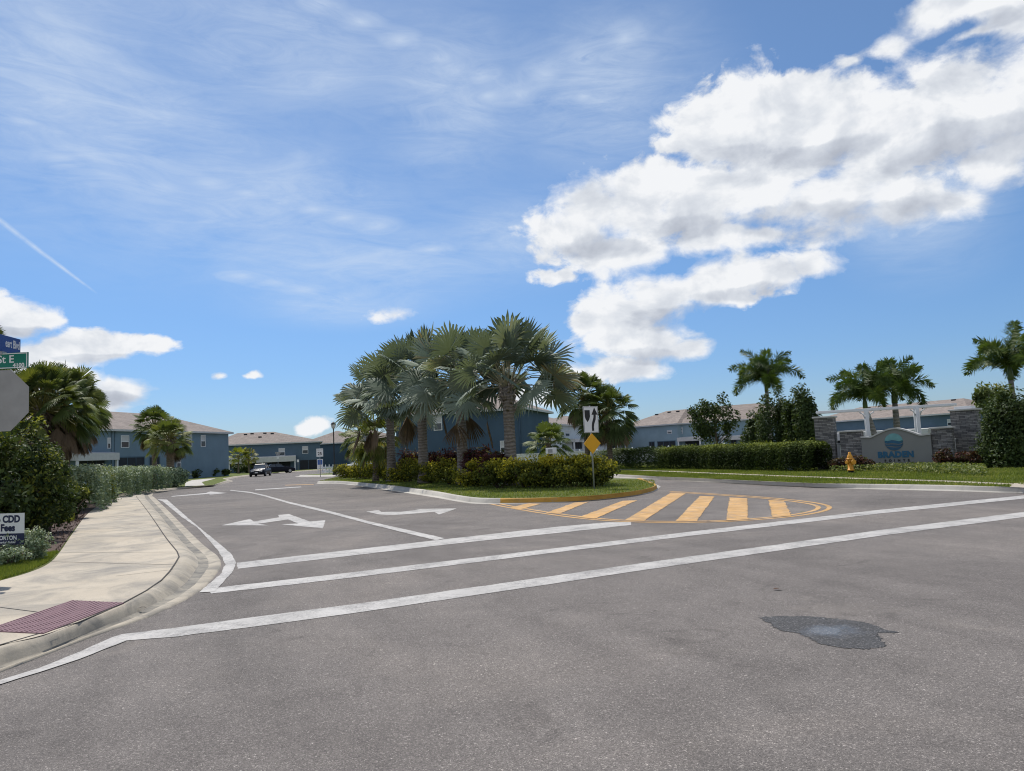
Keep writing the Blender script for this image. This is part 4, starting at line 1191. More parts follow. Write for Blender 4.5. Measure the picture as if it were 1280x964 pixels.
# ---- hedges
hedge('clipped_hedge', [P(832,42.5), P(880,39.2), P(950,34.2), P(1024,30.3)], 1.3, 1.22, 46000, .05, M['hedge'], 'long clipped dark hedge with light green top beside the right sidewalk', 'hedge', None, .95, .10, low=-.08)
hedge('grassy_hedge', [P(752,50), P(790,46.5), P(836,42.8)], 1.3, 1.2, 12000, .085, M['clump'], 'loose grassy green hedge between palms and clipped hedge', 'hedge', None, .5, .22, .22, up=1.0)
hl=[(96,23.5),(112,27.5),(128,32)]
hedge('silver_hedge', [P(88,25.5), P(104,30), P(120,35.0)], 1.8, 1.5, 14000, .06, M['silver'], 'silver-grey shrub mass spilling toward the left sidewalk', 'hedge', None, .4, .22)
shrub('lime_shrub', P(124,33.0,.13), .75, .8, 1.45, 3000, .075, M['limeshrub'], 'yellow-green spiky shrub between the two silver shrub masses', 'shrub', None, 18, .4, .3, aspect=.25)
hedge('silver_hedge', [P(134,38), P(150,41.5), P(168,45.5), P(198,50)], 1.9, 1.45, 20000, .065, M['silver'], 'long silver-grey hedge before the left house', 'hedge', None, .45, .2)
shrub('silver_shrub', P(219,53.5,.13), 1.05, 1.0, 1.5, 3800, .07, M['silver'], 'round silver-grey bush at the far end of the silver hedge', 'shrub', None, 24, .4, .3)
# ---- left corner shrubs
shrub('broadleaf_shrub', P(28,15.8,.13), 1.0, .9, 2.45, 10000, .045, M['tips'], 'tall green shrub with yellow-green new leaves below the stop sign', 'shrub', None, 44, .28, .3)
shrub('broadleaf_shrub', P(-30,14.6,.13), 1.1, 1.0, 2.5, 6500, .055, M['darkshrub'], 'dark shrub behind the yard sign', 'shrub', None, 34, .3, .2)
shrub('broadleaf_shrub', P(56,17.5,.13), .75, .8, 1.5, 4800, .05, M['darkshrub'], 'low dark shrub beside the mulch bed', 'shrub', None, 28, .34, .2)
shrub('broadleaf_shrub', P(46,22,.13), .85, .9, 2.4, 6000, .06, M['darkshrub'], 'tall dark shrub under the skirted cabbage palm', 'shrub', None, 34, .3, .2)
shrub('broadleaf_shrub', P(92,22.3,.13), .65, .7, 1.25, 4200, .045, M['tips'], 'small olive shrub with orange-tinged leaves at the sidewalk edge', 'shrub', None, 24, .36, .35)
shrub('silver_shrub', P(40,12.1,.12), .36, .3, .52, 2600, .022, M['silver'], 'low silver-grey shrub right of the yard sign', 'shrub', None, 22, .38, .3)
shrub('silver_shrub', P(8,11.55,.12), .42, .25, .32, 2400, .02, M['silver'], 'low silver-grey shrub under the yard sign', 'shrub', None, 22, .38, .3)

# ---- island shrubs
IG='golden shrubs edging the island'
isl_sh=[(437,55,1.5,.95,'smallest golden shrub at the far left tip of the island bed'),(458,49.5,1.6,1.1,'golden shrub in front of the grey sign back'),(482,44.5,1.6,1.15,'golden shrub below the leftmost silver palm'),(507,40.5,1.5,1.1,'dark green shrub between the two left silver palms'),
        (535,37.2,1.4,1.0,'darkest island shrub below the red-leaved plants'),(562,34.2,1.35,1.05,'golden shrub at the bend of the island bed'),(592,31.2,1.25,1.05,'golden shrub with bright yellow top below the second palm'),(622,28.9,1.15,1.0,'golden shrub left of the rightmost palm trunk'),
        (655,28.0,1.15,1.05,'golden shrub just right of the rightmost palm trunk'),(686,27.4,1.1,1.05,'golden shrub midway between trunk and keep right sign'),(714,27.0,1.05,1.05,'bright golden shrub beside the keep right sign'),(741,26.6,.85,1.0,'golden shrub ending the bed behind the keep right sign')]
for i,(px,d,r,h,lab) in enumerate(isl_sh):
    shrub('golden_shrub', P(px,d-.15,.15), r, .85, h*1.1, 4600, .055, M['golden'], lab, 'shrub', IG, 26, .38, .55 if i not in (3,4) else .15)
RG='red-leaved cordylines in the island bed'
rl=[(512,42.5,1.7,'red-leaved cordyline left of the third palm trunk'),(545,39,1.65,'red-leaved cordyline right of the third palm trunk'),(562,36.5,1.6,'red-leaved cordyline close left of the second palm trunk'),(598,33.2,1.55,'red-leaved cordyline close right of the second palm trunk'),(618,31.0,1.4,'red-leaved cordyline left of the rightmost palm trunk')]
for px,d,h,lab in rl:
    shrub('red_cordyline', P(px,d-.9,.15), .8, .6, h*1.05, 1300, .13, M['ti'], lab, 'plant', RG, 22, .4, .2, aspect=.22, lift=.3)
# at the sign base
RS='red-leaved shrubs at the entrance sign'
for px,d,h,lab in ((1048,29.6,.62,'dark red shrub left of the hydrant'),(1073,29.2,.6,'dark red shrub right behind the hydrant'),(1180,27.6,.75,'dark red shrub at the right end of the sign wall'),(1207,27.2,.7,'dark red shrub at the foot of the right stone pier')):
    shrub('red_shrub', P(px,d,.13), .5, .4, h, 900, .06, M['redleaf'], lab, 'shrub', RS, 18, .4, .2)
cv=[(p.x,p.y) for p in gl([(1035,588),(1065,585),(1110,585),(1160,586),(1200,586.5),(1232,588.5),(1235,596),(1190,594),(1130,590.5),(1070,590),(1040,591)],.13)]
xs=[p[0] for p in cv]; ys=[p[1] for p in cv]
x=rng.uniform(min(xs),max(xs),30000); y=rng.uniform(min(ys),max(ys),30000); k=in_poly(x,y,cv)
pos=np.stack([x[k],y[k],.13+.26*rng.random(k.sum())**1.2],1)[:9000]
V,T,to=leaves(pos,.045,np.clip(.2+.8*rng.random(len(pos)),0,1),.8,.5)
tag(tri_mesh('ground_cover',V,T,to,M['cover']),'pale green ground cover in front of the entrance sign','ground cover',None,'stuff')

# ================================================================== HOUSES
def house(A, B, depth, eave, ridge, wallm, label, feats=(), zb=0.0, over=.45, hipl=None, hipr=None, vents=()):
    """A,B = (photo x, distance) of the ends of the visible wall; roof hipped"""
    a=P(A[0],A[1],0); b=P(B[0],B[1],0)
    u=(b-a); L=u.length; u.normalize(); rz=math.atan2(u.y,u.x)
    t=thing('town_house',(a.x,a.y,zb),label,'house',rz)
    ev=eave-zb; rg=ridge-zb
    v=Vector((-u.y,u.x,0))
    MB().box((0,0,-.2),(L,depth,ev)).build('wall',wallm,t)
    hl=depth/2 if hipl is None else hipl; hr=depth/2 if hipr is None else hipr
    o=over
    mb=MB()
    vs_=[(-o,-o,ev),(L+o,-o,ev),(L+o,depth+o,ev),(-o,depth+o,ev),(-o,-o,ev+.06),(L+o,-o,ev+.06),(L+o,depth+o,ev+.06),(-o,depth+o,ev+.06),(hl,depth/2,rg),(max(hl+.2,L-hr),depth/2,rg)]
    mb.add(vs_,[(4,5,9,8),(5,6,9),(6,7,8,9),(7,4,8)])
    rf=mb.build('roof',M['shingle'],t)
    # fascia ring and soffit
    mb=MB()
    f=.03
    mb.box((-o-f,-o-f,ev-.16),(L+o+f,-o,ev+.055)); mb.box((-o-f,depth+o,ev-.16),(L+o+f,depth+o+f,ev+.055))
    mb.box((-o-f,-o,ev-.16),(-o,depth+o,ev+.055)); mb.box((L+o,-o,ev-.16),(L+o+f,depth+o,ev+.055))
    mb.box((-o,-o,ev-.03),(L+o,depth+o,ev-.004))
    mb.build('fascia',M['fascia'],rf)
    for (fu,fz) in vents:
        x=L*fu; y=(depth/2)*fz; x=max(hl*(y+o)/(depth/2+o)+.4,min(L-hr*(y+o)/(depth/2+o)-.4,x)); z=ev+.06+(rg-ev-.06)*(y+o)/(depth/2+o)
        MB().box((x-.28,y-.2,z-.05),(x+.28,y+.2,z+.16)).build('roof_vent',M['black_metal'],rf)
    def loc(px,py):
        d=ray(px,hz(px)); dd=Vector((d.x,d.y))
        # a + u*s = dd*k
        den=dd.x*u.y-dd.y*u.x
        k=(a.x*u.y-a.y*u.x)/den
        q=Vector((dd.x*k,dd.y*k,0)); s=(q-a).dot(u)
        return s, ZA(px,py,dd.y*k)-zb
    for ft in feats:
        kind=ft[0]; s0,z1=loc(ft[1],ft[2]); s1,z0=loc(ft[3],ft[4])
        if s0>s1: s0,s1=s1,s0
        if kind=='win':
            z0_=min(z0,z1); z1_=max(z0,z1)
            fr=MB(); w=.065
            fr.box((s0-w,-.06,z0_-w),(s1+w,.02,z0_)); fr.box((s0-w,-.06,z1_),(s1+w,.02,z1_+w))
            fr.box((s0-w,-.06,z0_),(s0,.02,z1_)); fr.box((s1,-.06,z0_),(s1+w,.02,z1_))
            zm=(z0_+z1_)/2; fr.box((s0,-.055,zm-.045),(s1,.02,zm+.045))
            wn=fr.build('window',M['trim'],t)
            MB().box((s0,-.025,z0_),(s1,.01,z1_)).build('pane',M['glass'],wn)
            # pale panel over the upper half of the window
            MB().box((s0+.02,-.03,zm+.05),(s1-.02,-.0255,z1_)).build('upper_panel',M['fascia'],wn)
        elif kind=='dark':
            z0_=min(z0,z1); z1_=max(z0,z1)
            fr=MB(); w=.12
            fr.box((s0-w,-.05,z1_),(s1+w,.02,z1_+w)); fr.box((s0-w,-.05,z0_),(s0,.02,z1_)); fr.box((s1,-.05,z0_),(s1+w,.02,z1_))
            nm=max(1,int((s1-s0)/1.6))
            for q in range(1,nm+1):
                x=s0+(s1-s0)*q/(nm+1); fr.box((x-.025,-.045,z0_),(x+.025,.02,z1_))
            wn=fr.build('lanai_screen',M['wall_mid'],t)
            MB().box((s0,-.02,z0_),(s1,.01,z1_)).build('mesh_screen',M['screen'],wn)
        elif kind=='shed':
            z0_=min(z0,z1); z1_=max(z0,z1)
            out=ft[5] if len(ft)>5 else 1.6
            mb=MB(); mb.add([(s0,-out,z1_-.12),(s1,-out,z1_-.12),(s1,.02,z1_+.02),(s0,.02,z1_+.02),(s0,-out,z0_-.2),(s1,-out,z0_-.2),(s1,.02,z0_-.1),(s0,.02,z0_-.1)],[(0,1,2,3),(4,7,6,5),(0,4,5,1),(1,5,6,2),(3,2,6,7),(0,3,7,4)])
            sh=mb.build('porch_roof',M['fascia'],t)
            for x in np.linspace(s0+.15,s1-.15,max(2,int((s1-s0)/4)+1)):
                MB().box((x-.1,-out+.1,-.1),(x+.1,-out+.3,z0_-.2)).build('porch_post',M['trim'],t)
        elif kind=='pipe':
            MB().tube([((s0+s1)/2,-.06,0.1),((s0+s1)/2,-.06,ev-.1)],.05,6).build('downpipe',wallm,t)
        elif kind=='vent':
            mb=MB(); cx=(s0+s1)/2; cz=(z0+z1)/2; r=abs(z1-z0)/2
            mb.tube([(cx,-.05,cz),(cx,.02,cz)],[r,r],14); mb.build('gable_vent',M['black_metal'],t)
    return t

house((62,70),(286,98),12,5.75,8.3,M['wall_blue'],'blue two-storey town house behind the silver hedge at left',
   [('win',151.5,545,160.5,559),('win',232,543.5,239.5,558),('win',251.5,544.5,256.5,558),('win',221,573,225.5,584.5),('dark',148,572.5,180,589),('dark',187,572,199,588),('dark',98,576.5,130,592),
    ('shed',84,566,137,573,1.2),('win',134.5,548,137.5,560),('pipe',143,545,143.6,580),('pipe',139,545,139.4,580)],vents=((.30,.55),(.42,.8),(.72,.8),(.8,.6)))
house((262,127),(400.5,132),13,4.95,7.2,M['wall_mid'],'slate blue town house with a long pale porch roof behind the two dark cars',
   [('win',349,561,356,569),('win',378.5,558.5,385,566.5),('shed',286.6,572.8,370,575,2.2),('dark',309,577.5,363,589),('dark',375,575.5,396,589),('dark',287.5,577.5,297,584)],hipr=8,vents=((.30,.8),(.36,.86),(.48,.86),(.55,.8),(.44,.5)),hipl=4)
house((399,165),(436,146),12,4.95,7.6,M['wall_mid'],'slate blue house corner behind the tall lamp post',
   [('vent',421.4,571,423.6,574.5)],hipl=5,hipr=5,vents=((.5,.8),))
house((436.6,147),(470,158),11,4.9,7.5,M['wall_dark'],'dark blue house wing half hidden by the grey sign back',[],zb=0,hipl=5)
house((496,74),(655.6,70.5),11,5.6,8.1,M['wall_dark'],'dark blue house standing right behind the island palms',
   [('win',544.5,520.5,553.5,537),('win',626.5,552,632,566),('pipe',651,520,651.4,560)],hipl=5.5,hipr=5.5)
house((657.5,92),(730,118),11,5.05,7.0,M['wall_grey'],'pale grey house between the island palm and the keep right sign',
   [('win',707.5,538,712.5,545),('shed',706,548.5,730,551.5,1.6),('dark',716,553,727,561),('dark',663,553,672,562),('win',666,536,671,544)],hipl=1.0,vents=((.15,.9),(.35,.9),(.6,.9)))
house((730.5,119),(776.3,137),11,5.1,7.2,M['wall_grey'],'pale grey house behind the full round cabbage palm',[('dark',765,552,774,560),('shed',755,548,775.5,550,1.2)])
house((776.8,137),(848,126),12,4.95,7.6,M['wall_sky'],'light blue house left of the loose round tree',
   [('win',786.5,541.5,790.5,545),('win',835.5,538.5,840.5,541.5),('dark',812,553,818,560),('dark',822.5,552.5,844,559.5)],vents=((.35,.75),(.55,.85),(.7,.85)),hipr=3)
house((849,127),(985,116),12,4.95,7.7,M['wall_sky'],'light blue house behind the loose round tree',
   [('win',850.5,534.5,854,537.5),('win',850.5,538.5,854,541.5),('shed',851,546.5,880,549,1.4),('dark',857,551.5,876,557.5),('dark',914,549,920,556),('shed',905,545,935,547.5,1.4)],vents=((.08,.85),(.2,.85),(.3,.85),(.4,.85)),hipl=3)
house((1008,136),(1213,108),13,4.15,6.5,M['wall_mid'],'slate blue house behind the pergola of the entrance sign',
   [('shed',1036,541.5,1170,544,1.8),('win',1186,524.5,1190,531.5),('dark',1044,547,1060,553)],zb=-.6,vents=((.3,.85),(.55,.9),(.8,.9)),hipr=5)

# white vinyl fence
def fence(A,B,top,label,mat,n):
    a=P(*A); b=P(*B); u=b-a; L=u.length; rz=math.atan2(u.y,u.x)
    t=thing('vinyl_fence',(a.x,a.y,.13),label,'fence',rz)
    mb=MB(); mb.box((0,-.02,.05),(L,.02,top-.05)); 
    k=int(L/.15)
    for i in range(k): mb.box((i*L/k+.004,-.028,.08),((i+1)*L/k-.004,-.0201,top-.12))
    mb.build('panel',mat,t)
    mb=MB(); mb.box((0,-.045,top-.1),(L,.045,top)); mb.box((0,-.04,.05),(L,.04,.15)); mb.build('rail',mat,t)
    for i in range(n+1):
        x=L*i/n; m=MB(); m.box((x-.06,-.06,-.1),(x+.06,.06,top+.06)); m.add([(x-.07,-.07,top+.06),(x+.07,-.07,top+.06),(x+.07,.07,top+.06),(x-.07,.07,top+.06),(x,0,top+.13)],[(0,1,4),(1,2,4),(2,3,4),(3,0,4),(0,3,2,1)]); m.build('post',mat,t)
    return t
fence((640,62),(905,58),1.18,'long low white vinyl fence behind the palms and hedge',M['vinyl'],12)
fence((1030,36.5),(1205,34),.95,'short white vinyl fence glimpsed behind the stone piers',M['vinyl'],4)

# ================================================================== ENTRANCE SIGN
def text_mesh(name, s, size, mat, parent, M4, depth=.006, align='CENTER', bold=0.0, space=1.0):
    c=bpy.data.curves.new(name,'FONT'); c.body=s; c.size=size; c.extrude=depth; c.align_x=align; c.align_y='CENTER'
    c.offset=bold; c.space_character=space; c.resolution_u=4
    tmp=bpy.data.objects.new(name,c); COL.objects.link(tmp)
    dg=bpy.context.evaluated_depsgraph_get(); dg.update()
    me=bpy.data.meshes.new_from_object(tmp.evaluated_get(dg))
    bpy.data.objects.remove(tmp); bpy.data.curves.remove(c)
    me.transform(M4); me.name=name
    return link_mesh(name, me, mat, parent)

UPR = Matrix(((1,0,0,0),(0,0,-1,0),(0,1,0,0),(0,0,0,1)))   # text plane XY -> wall plane XZ facing -y
a=P(1077,30.4); b=P(1163.5,28.8); u=b-a; L=u.length; rz=math.atan2(u.y,u.x)
zb=.13
mon=thing('entrance_sign',(a.x,a.y,zb),'grey curved-top entrance wall reading BRADEN POINTE between stone walls','sign',rz)
ztl=ZA(1077,547.6,30.4)-zb; ztp=ZA(1119,536.6,29.7)-zb
prof=[]
for i in range(41):
    s=i/40; w=math.cos((s-.5)*PI*2)*.5+.5
    w = 0 if abs(s-.5)>.42 else (math.cos((s-.5)/.42*PI)*.5+.5)
    dip=-.03*math.exp(-((abs(s-.5)-.36)/.06)**2)
    prof.append((L*s, ztl+(ztp-ztl)*w+dip))
mb=MB(); n_=len(prof)
poly=[(0,-.1)]+[(L,-.1)]+prof[::-1]
mb.prism([(p[0],p[1]) for p in poly],-.14,.14,UPR); mb.build('sign_wall',M['monument'],mon)
# moulded coping that follows the curve
mb=MB(); vs_=[];fs=[]
for x,z in prof: vs_+=[(x,-.19,z),(x,-.19,z+.06),(x,.19,z+.06),(x,.19,z)]
for i in range(n_-1):
    for k in range(4): fs.append((i*4+k,i*4+(k+1)%4,(i+1)*4+(k+1)%4,(i+1)*4+k))
fs+=[(0,1,2,3),((n_-1)*4+3,(n_-1)*4+2,(n_-1)*4+1,(n_-1)*4)]
mb.add(vs_,fs); mb.build('coping',M['cap'],mon)
sc_=L/86.5
def ml(px,py):  # position on the wall from its place in the photo
    s=(px-1077)/86.5; d=30.4+(28.8-30.4)*s
    return L*s, ZA(px,py,d)-zb
x,z=ml(1119.5,568.4); text_mesh('sign_lettering','BRADEN',.315,M['teal'],mon,Matrix.Translation((x,-.15,z))@UPR,.012,bold=.02,space=1.1)
x,z=ml(1120.5,575.6); text_mesh('sign_lettering','POINTE',.12,M['sign_black'],mon,Matrix.Translation((x,-.15,z))@UPR,.01,bold=.005,space=2.6)
x,z=ml(1118.7,552.4); r=.335
def circ(n,r,a0,a1): return [(r*math.cos(a0+(a1-a0)*i/n), r*math.sin(a0+(a1-a0)*i/n)) for i in range(n+1)]
TM=Matrix.Translation((x,-.148,z))@UPR
w_=lambda u,ph,am,of: of+am*math.sin(u*PI*1.6+ph)
up_=circ(30,r,rad(5),rad(175)); low=[(r*math.cos(rad(175))+(2*r*math.cos(rad(5)))*i/20, 0.03+.05*math.cos((i/20-.45)*PI*2.2)) for i in range(1,20)]
MB().prism(up_+low,0,.012,TM).build('emblem_sky',M['logo_sky'],mon)
def band(y0,y1,am,mat,name):
    top=[];bot=[]
    for i in range(25):
        xx=-r*.97+2*r*.97*i/24; lim=math.sqrt(max(0,r*r-xx*xx))
        f=math.cos((i/24-.45)*PI*2.2)
        t_=max(-lim,min(lim,y0+am*f+.10*(abs(xx)/r)**1.5)); b_=max(-lim,min(lim,y1+am*f+.12*(abs(xx)/r)**1.5))
        if t_-b_<.002: t_=b_+.002
        top.append((xx,t_)); bot.append((xx,b_))
    MB().prism(top+bot[::-1],0,.012,TM).build(name,mat,mon)
band(.015,-.10,.045,M['teal'],'emblem_wave'); band(-.13,-.21,.035,M['logo_sea'],'emblem_wave'); band(-.235,-.42,.02,M['logo_sea'],'emblem_wave')

def pier(px0,px1,d0,d1,ytop,label,name='stone_pier',thick=.6,cap=.07,lamp=False):
    a=P(px0,d0); b=P(px1,d1); u=b-a; L=u.length; rz=math.atan2(u.y,u.x)
    top=ZA((px0+px1)/2,ytop,(d0+d1)/2)-.13
    t=thing(name,(a.x,a.y,.13),label,'pier' if name=='stone_pier' else 'wall',rz)
    MB().box((0,0,-.1),(L,thick,top-cap)).build('stonework',M['stone'],t)
    MB().box((-.06,-.06,top-cap),(L+.06,thick+.06,top)).build('cap_stone',M['cap'],t,.012)
    if lamp:
        MB().box((L*.15,.1,top),(L*.85,thick-.1,top+.1)).build('pedestal',M['trim'],t,.01)
    return t
pier(1019,1042.5,31.4,31.0,520.5,'tall stacked stone pier beside the dark shrubs',thick=.75)
pier(1189.5,1222,29.1,28.5,511,'tall stacked stone pier right of the sign',thick=.8,lamp=True)
pier(1049.5,1076.5,30.9,30.4,538,'low stacked stone wall left of the sign, behind the hydrant','stone_wall',.45)
pier(1164,1189,28.8,28.35,533.6,'low stacked stone wall right of the sign','stone_wall',.45)

# pergola behind the sign
pa=P(1022,32.4); pb=P(1200,30.4); u=pb-pa; L=u.length; rz=math.atan2(u.y,u.x)
pg=thing('pergola',(pa.x,pa.y,.13),'white pergola beams running between the two tall stone piers','pergola',rz)
zt=ZA(1110,509,31.4)-.13
for y0 in (0,.75):
    MB().box((.02,y0,zt-.10),(L-.02,y0+.07,zt+.0)).build('beam',M['trim'],pg,.01)
def onl(px):
    d=ray(px,hz(px)); k=(pa.x*u.y-pa.y*u.x)/(d.x*u.y-d.y*u.x); return (Vector((d.x*k,d.y*k,0))-pa).dot(u.normalized())
u.normalize()
for px in (1086,1149.5):
    x=onl(px)
    for y0 in (0,.75):
        MB().box((x-.07,y0-.03,-.1),(x+.07,y0+.11,zt-.101)).build('post',M['trim'],pg,.008)
    mb=MB()
    for s in (-1,1):
        mb.tube([(x+s*.08,.045,zt-.42),(x+s*.14,.045,zt-.24),(x+s*.28,.045,zt-.15)],[.03,.03,.03],4)
    mb.build('brace',M['trim'],pg)
# a post between each low wall and tall pier
for px,d,lab in ((1046.5,31.3,'narrow white gate post between left pier and low wall'),(1190.2,29.0,'narrow white gate post between right pier and low wall')):
    q=P(px,d,.13); t=thing('gate_post',q,lab,'post',0,'white gate posts at the entrance sign')
    MB().box((-.06,-.05,-.05),(.06,.05,1.05)).build('post',M['trim'],t,.008); MB().box((-.08,-.07,1.05),(.08,.07,1.1)).build('cap',M['trim'],t)

# ---- hydrant
q=G(1064,591.3,.14); hy=thing('fire_hydrant',q,'yellow fire hydrant with black foot on the right verge','fire hydrant',.3)
MB().lathe([(.135,0),(.135,.03),(.10,.035),(.10,.09)],18).build('foot',M['black_metal'],hy)
MB().lathe([(.135,.09),(.135,.125),(.10,.13),(.095,.40),(.10,.43),(.10,.5)],20).build('barrel',M['hydrant'],hy)
MB().lathe([(.15,.50),(.15,.53),(.105,.535),(.105,.56),(.09,.63),(.055,.69),(.05,.70),(.045,.76),(.03,.77)],20).build('bonnet',M['hydrant'],hy)
for a_,r_,ln_ in ((PI,.052,.19),(0,.052,.19),(-PI/2,.075,.20)):
    o_=Vector((math.cos(a_),math.sin(a_),0))
    MB().tube([o_*.06+Vector((0,0,.40)),o_*(ln_-.06)+Vector((0,0,.40)),o_*(ln_-.06)+Vector((0,0,.40)),o_*ln_+Vector((0,0,.40))],[r_,r_,r_*1.35,r_*1.25],14).build('nozzle_cap',M['hydrant'],hy)
# ---- leaning marker
q=G(990,588.8,.13); mk=thing('utility_marker',q,'pale blue-grey slab marker leaning against the long hedge','marker',rad(-25))
RM=Matrix.Rotation(rad(-34),4,'Y')
MB().box((-.10,-.04,-.05),(.10,.04,.58),RM).build('slab',plain('pale_blue_plastic',(.26,.33,.38),.5),mk,.012)
MB().box((-.105,-.046,.5),(.105,.046,.59),RM).build('cap',M['metal_grey'],mk,.008)

# ================================================================== SIGNS
def octagon(r): return [(r*math.cos(PI/8+k*PI/4), r*math.sin(PI/8+k*PI/4)) for k in range(8)]
def upoly(mb, poly, y0, y1):
    return mb.prism(poly, -y1, -y0, UPR)
def off(poly, x, z): return [(a+x, b+z) for a, b in poly]

# stop sign seen from behind, with two street name plates
D=10.6; q=P(-3,D,.12); ss=thing('stop_sign',q,'back of a grey stop sign carrying blue and green street name plates','street sign')
z0=.12; zc=ZA(0,501.3,D)-z0
MB().tube([(-.075,.03,-.2),(-.075,.03,zc+.93)],.03,10).build('post',M['metal_grey'],ss)
rO=.475
pn=MB(); upoly(pn, off(octagon(rO),0,zc), -.012,-.009); pn.build('sign_panel',M['sign_back'],ss)
fr=MB(); upoly(fr, off(octagon(rO),0,zc), .0055,.0085)
fo=MB(); upoly(fo, off(octagon(rO*.95),0,zc), -.0085,.005); fo.build('sign_face',M['sign_red'],ss)
FLIP=Matrix.Rotation(PI,4,'Z')
# face away from the camera
BR=MB()
for dz in (-.28,.28): BR.box((-.035,.0,zc+dz-.02),(.035,.07,zc+dz+.02))
BR.build('bracket',M['metal_grey'],ss)
# rear stiffener
MB().box((-.03,-.024,zc-.42),(-.0,-.0125,zc+.4)).build('stiffener',M['sign_back'],ss)
text_mesh('stop_lettering','STOP',.34,M['sign_white'],ss,Matrix.Translation((0,.012,zc))@FLIP@UPR,.003)
# green plate
xr=(33.5+3)/F*D; zg0=ZA(15,461,D)-z0; zg1=ZA(15,441.2,D)-z0
gp=MB(); gp.box((xr-1.15,-.012,zg0),(xr,.012,zg1)); g_=gp.build('street_plate',M['sign_green'],ss); g_['label']='green street name plate'
bd=MB(); w=.012
bd.box((xr-1.14,-.0145,zg0+.006),(xr-.006,-.0122,zg0+.006+w)); bd.box((xr-1.14,-.0145,zg1-.006-w),(xr-.006,-.0122,zg1-.006)); bd.box((xr-.006-w,-.0145,zg0+.0062+w),(xr-.006,-.0122,zg1-.0062-w))
bd.build('plate_border',M['sign_white'],g_)
def tx(s,px,py,size,mat,par,al='LEFT'):
    x_=(px+3)/F*D; z_=ZA(px,py,D)-z0
    return text_mesh('plate_lettering',s,size,mat,par,Matrix.Translation((x_,-.0135,z_))@UPR,.0015,al,.002)
tx('St E',16.5,449.4,.155,M['sign_white'],g_,'RIGHT'); tx('4100',29.5,456.6,.082,M['sign_white'],g_,'RIGHT')
# blue plate, turned away to the right
zb0=ZA(10,439,D)-z0; zb1=ZA(10,420.5,D)-z0; xb=.47
Mb=Matrix.Translation((0,.03,0))@Matrix.Rotation(rad(95),4,'Z')
bl=MB(); bl.box((-.62,-.012,zg1+.03),(xb,.012,zg1+.03+.25),Mb); bl_=bl.build('street_plate',M['sign_blue'],ss); bl_['label']='blue street name plate'
xe=xb
text_mesh('plate_lettering','eart Blvd',.17,M['sign_white'],bl_,Mb@Matrix.Translation((xe-.025,-.0135,zg1+.03+.14))@UPR@Matrix.Diagonal((.58,1,1,1)),.0015,'RIGHT',.002)
MB().box((-.05,-.02,zg1-.02),(.05,.08,zg1+.028)).build('plate_clamp',M['metal_grey'],ss)

# yard sign
D2=11.9; a=P(-22,D2+.12,.12); b=P(31,D2-.05,.12); u=b-a; L=u.length; rz=math.atan2(u.y,u.x)
ys=thing('yard_sign',a,'white and navy yard sign reading No CDD Fees in the corner grass','yard sign',rz)
zt=ZA(31,641,D2)-.12; zbm=ZA(15,681,D2)-.12; zs=zbm+(zt-zbm)*.36
MB().box((0,-.004,zs),(L,.004,zt)).build('white_panel',M['sign_white'],ys)
MB().box((0,-.004,zbm),(L,.004,zs-.0005)).build('navy_panel',M['navy'],ys)
for x in (.12,L-.12): MB().tube([(x,.006,-.12),(x,.006,zt-.1)],.004,6).build('stake',M['metal_grey'],ys)
def yt(s,x,z,size,mat,bold=.004,al='RIGHT'): text_mesh('sign_lettering',s,size,mat,ys,Matrix.Translation((x,-.0052,z))@UPR,.001,al,bold)
hh=zt-zs
yt('No CDD',L-.075,zs+hh*.70,.15,M['navy'],.007); yt('Fees',L-.17,zs+hh*.27,.15,M['navy'],.007)
yt('D·R·HORTON',L-.13,zbm+(zs-zbm)*.60,.092,M['sign_white'],.003); yt("America's Builder",L-.15,zbm+(zs-zbm)*.22,.05,M['sign_white'],.001)

# keep right sign
q=G(743.5,611.0,.15); D3=q.y
kr=thing('keep_right_sign',q,'keep right sign over a yellow diamond plate at the island nose','traffic sign',rad(28))
ztop=ZA(740,508,D3)-.15; zpb=ZA(741,541,D3)-.15; zdt=ZA(742,541.5,D3)-.15; zdb=ZA(742.5,567.5,D3)-.15
MB().tube([(0,.035,-.1),(0,.035,ztop+.02)],.028,10).build('post',M['metal_grey'],kr)
hw=.30
pn=MB().box((-hw,-.006,zpb),(hw,.006,ztop)).build('sign_panel',M['sign_white'],kr,.003)
HH=ztop-zpb
def kp(pts): return [(x*hw, zpb+HH*z) for x,z in pts]
m_=MB(); upoly(m_,kp([(-.82,.86),(-.12,.86),(-.12,.62),(-.22,.52),(-.47,.40),(-.72,.52),(-.82,.62)]),-.009,-.0065); m_.build('island_symbol',M['sign_black'],pn)
m_=MB(); upoly(m_,kp([(.06,.07),(.34,.07),(.34,.22),(.40,.33),(.62,.50),(.66,.60),(.66,.68),(.92,.68),(.50,.96),(.10,.68),(.36,.68),(.34,.58),(.12,.38),(.06,.26)]),-.009,-.0065); m_.build('arrow_symbol',M['sign_black'],pn)
bd=MB(); e=.012
for (x0,x1,z0_,z1_) in ((-hw+e,hw-e,zpb+e,zpb+2*e),(-hw+e,hw-e,ztop-2*e,ztop-e),(-hw+e,-hw+2*e,zpb+2*e+.0003,ztop-2*e-.0003),(hw-2*e,hw-e,zpb+2*e+.0003,ztop-2*e-.0003)): bd.box((x0,-.0085,z0_),(x1,-.0065,z1_))
bd.build('border',M['sign_black'],pn)
zd=(zdt+zdb)/2; rd_=(zdt-zdb)/2
dm=MB(); upoly(dm,[(0,zd-rd_),(rd_*.98,zd),(0,zd+rd_),(-rd_*.98,zd)],-.006,.006); dm.build('diamond_plate',M['sign_yellow'],kr)
MB().box((-.03,.0065,zd-.04),(.03,.03,zd+.04)).build('bracket',M['metal_grey'],kr)

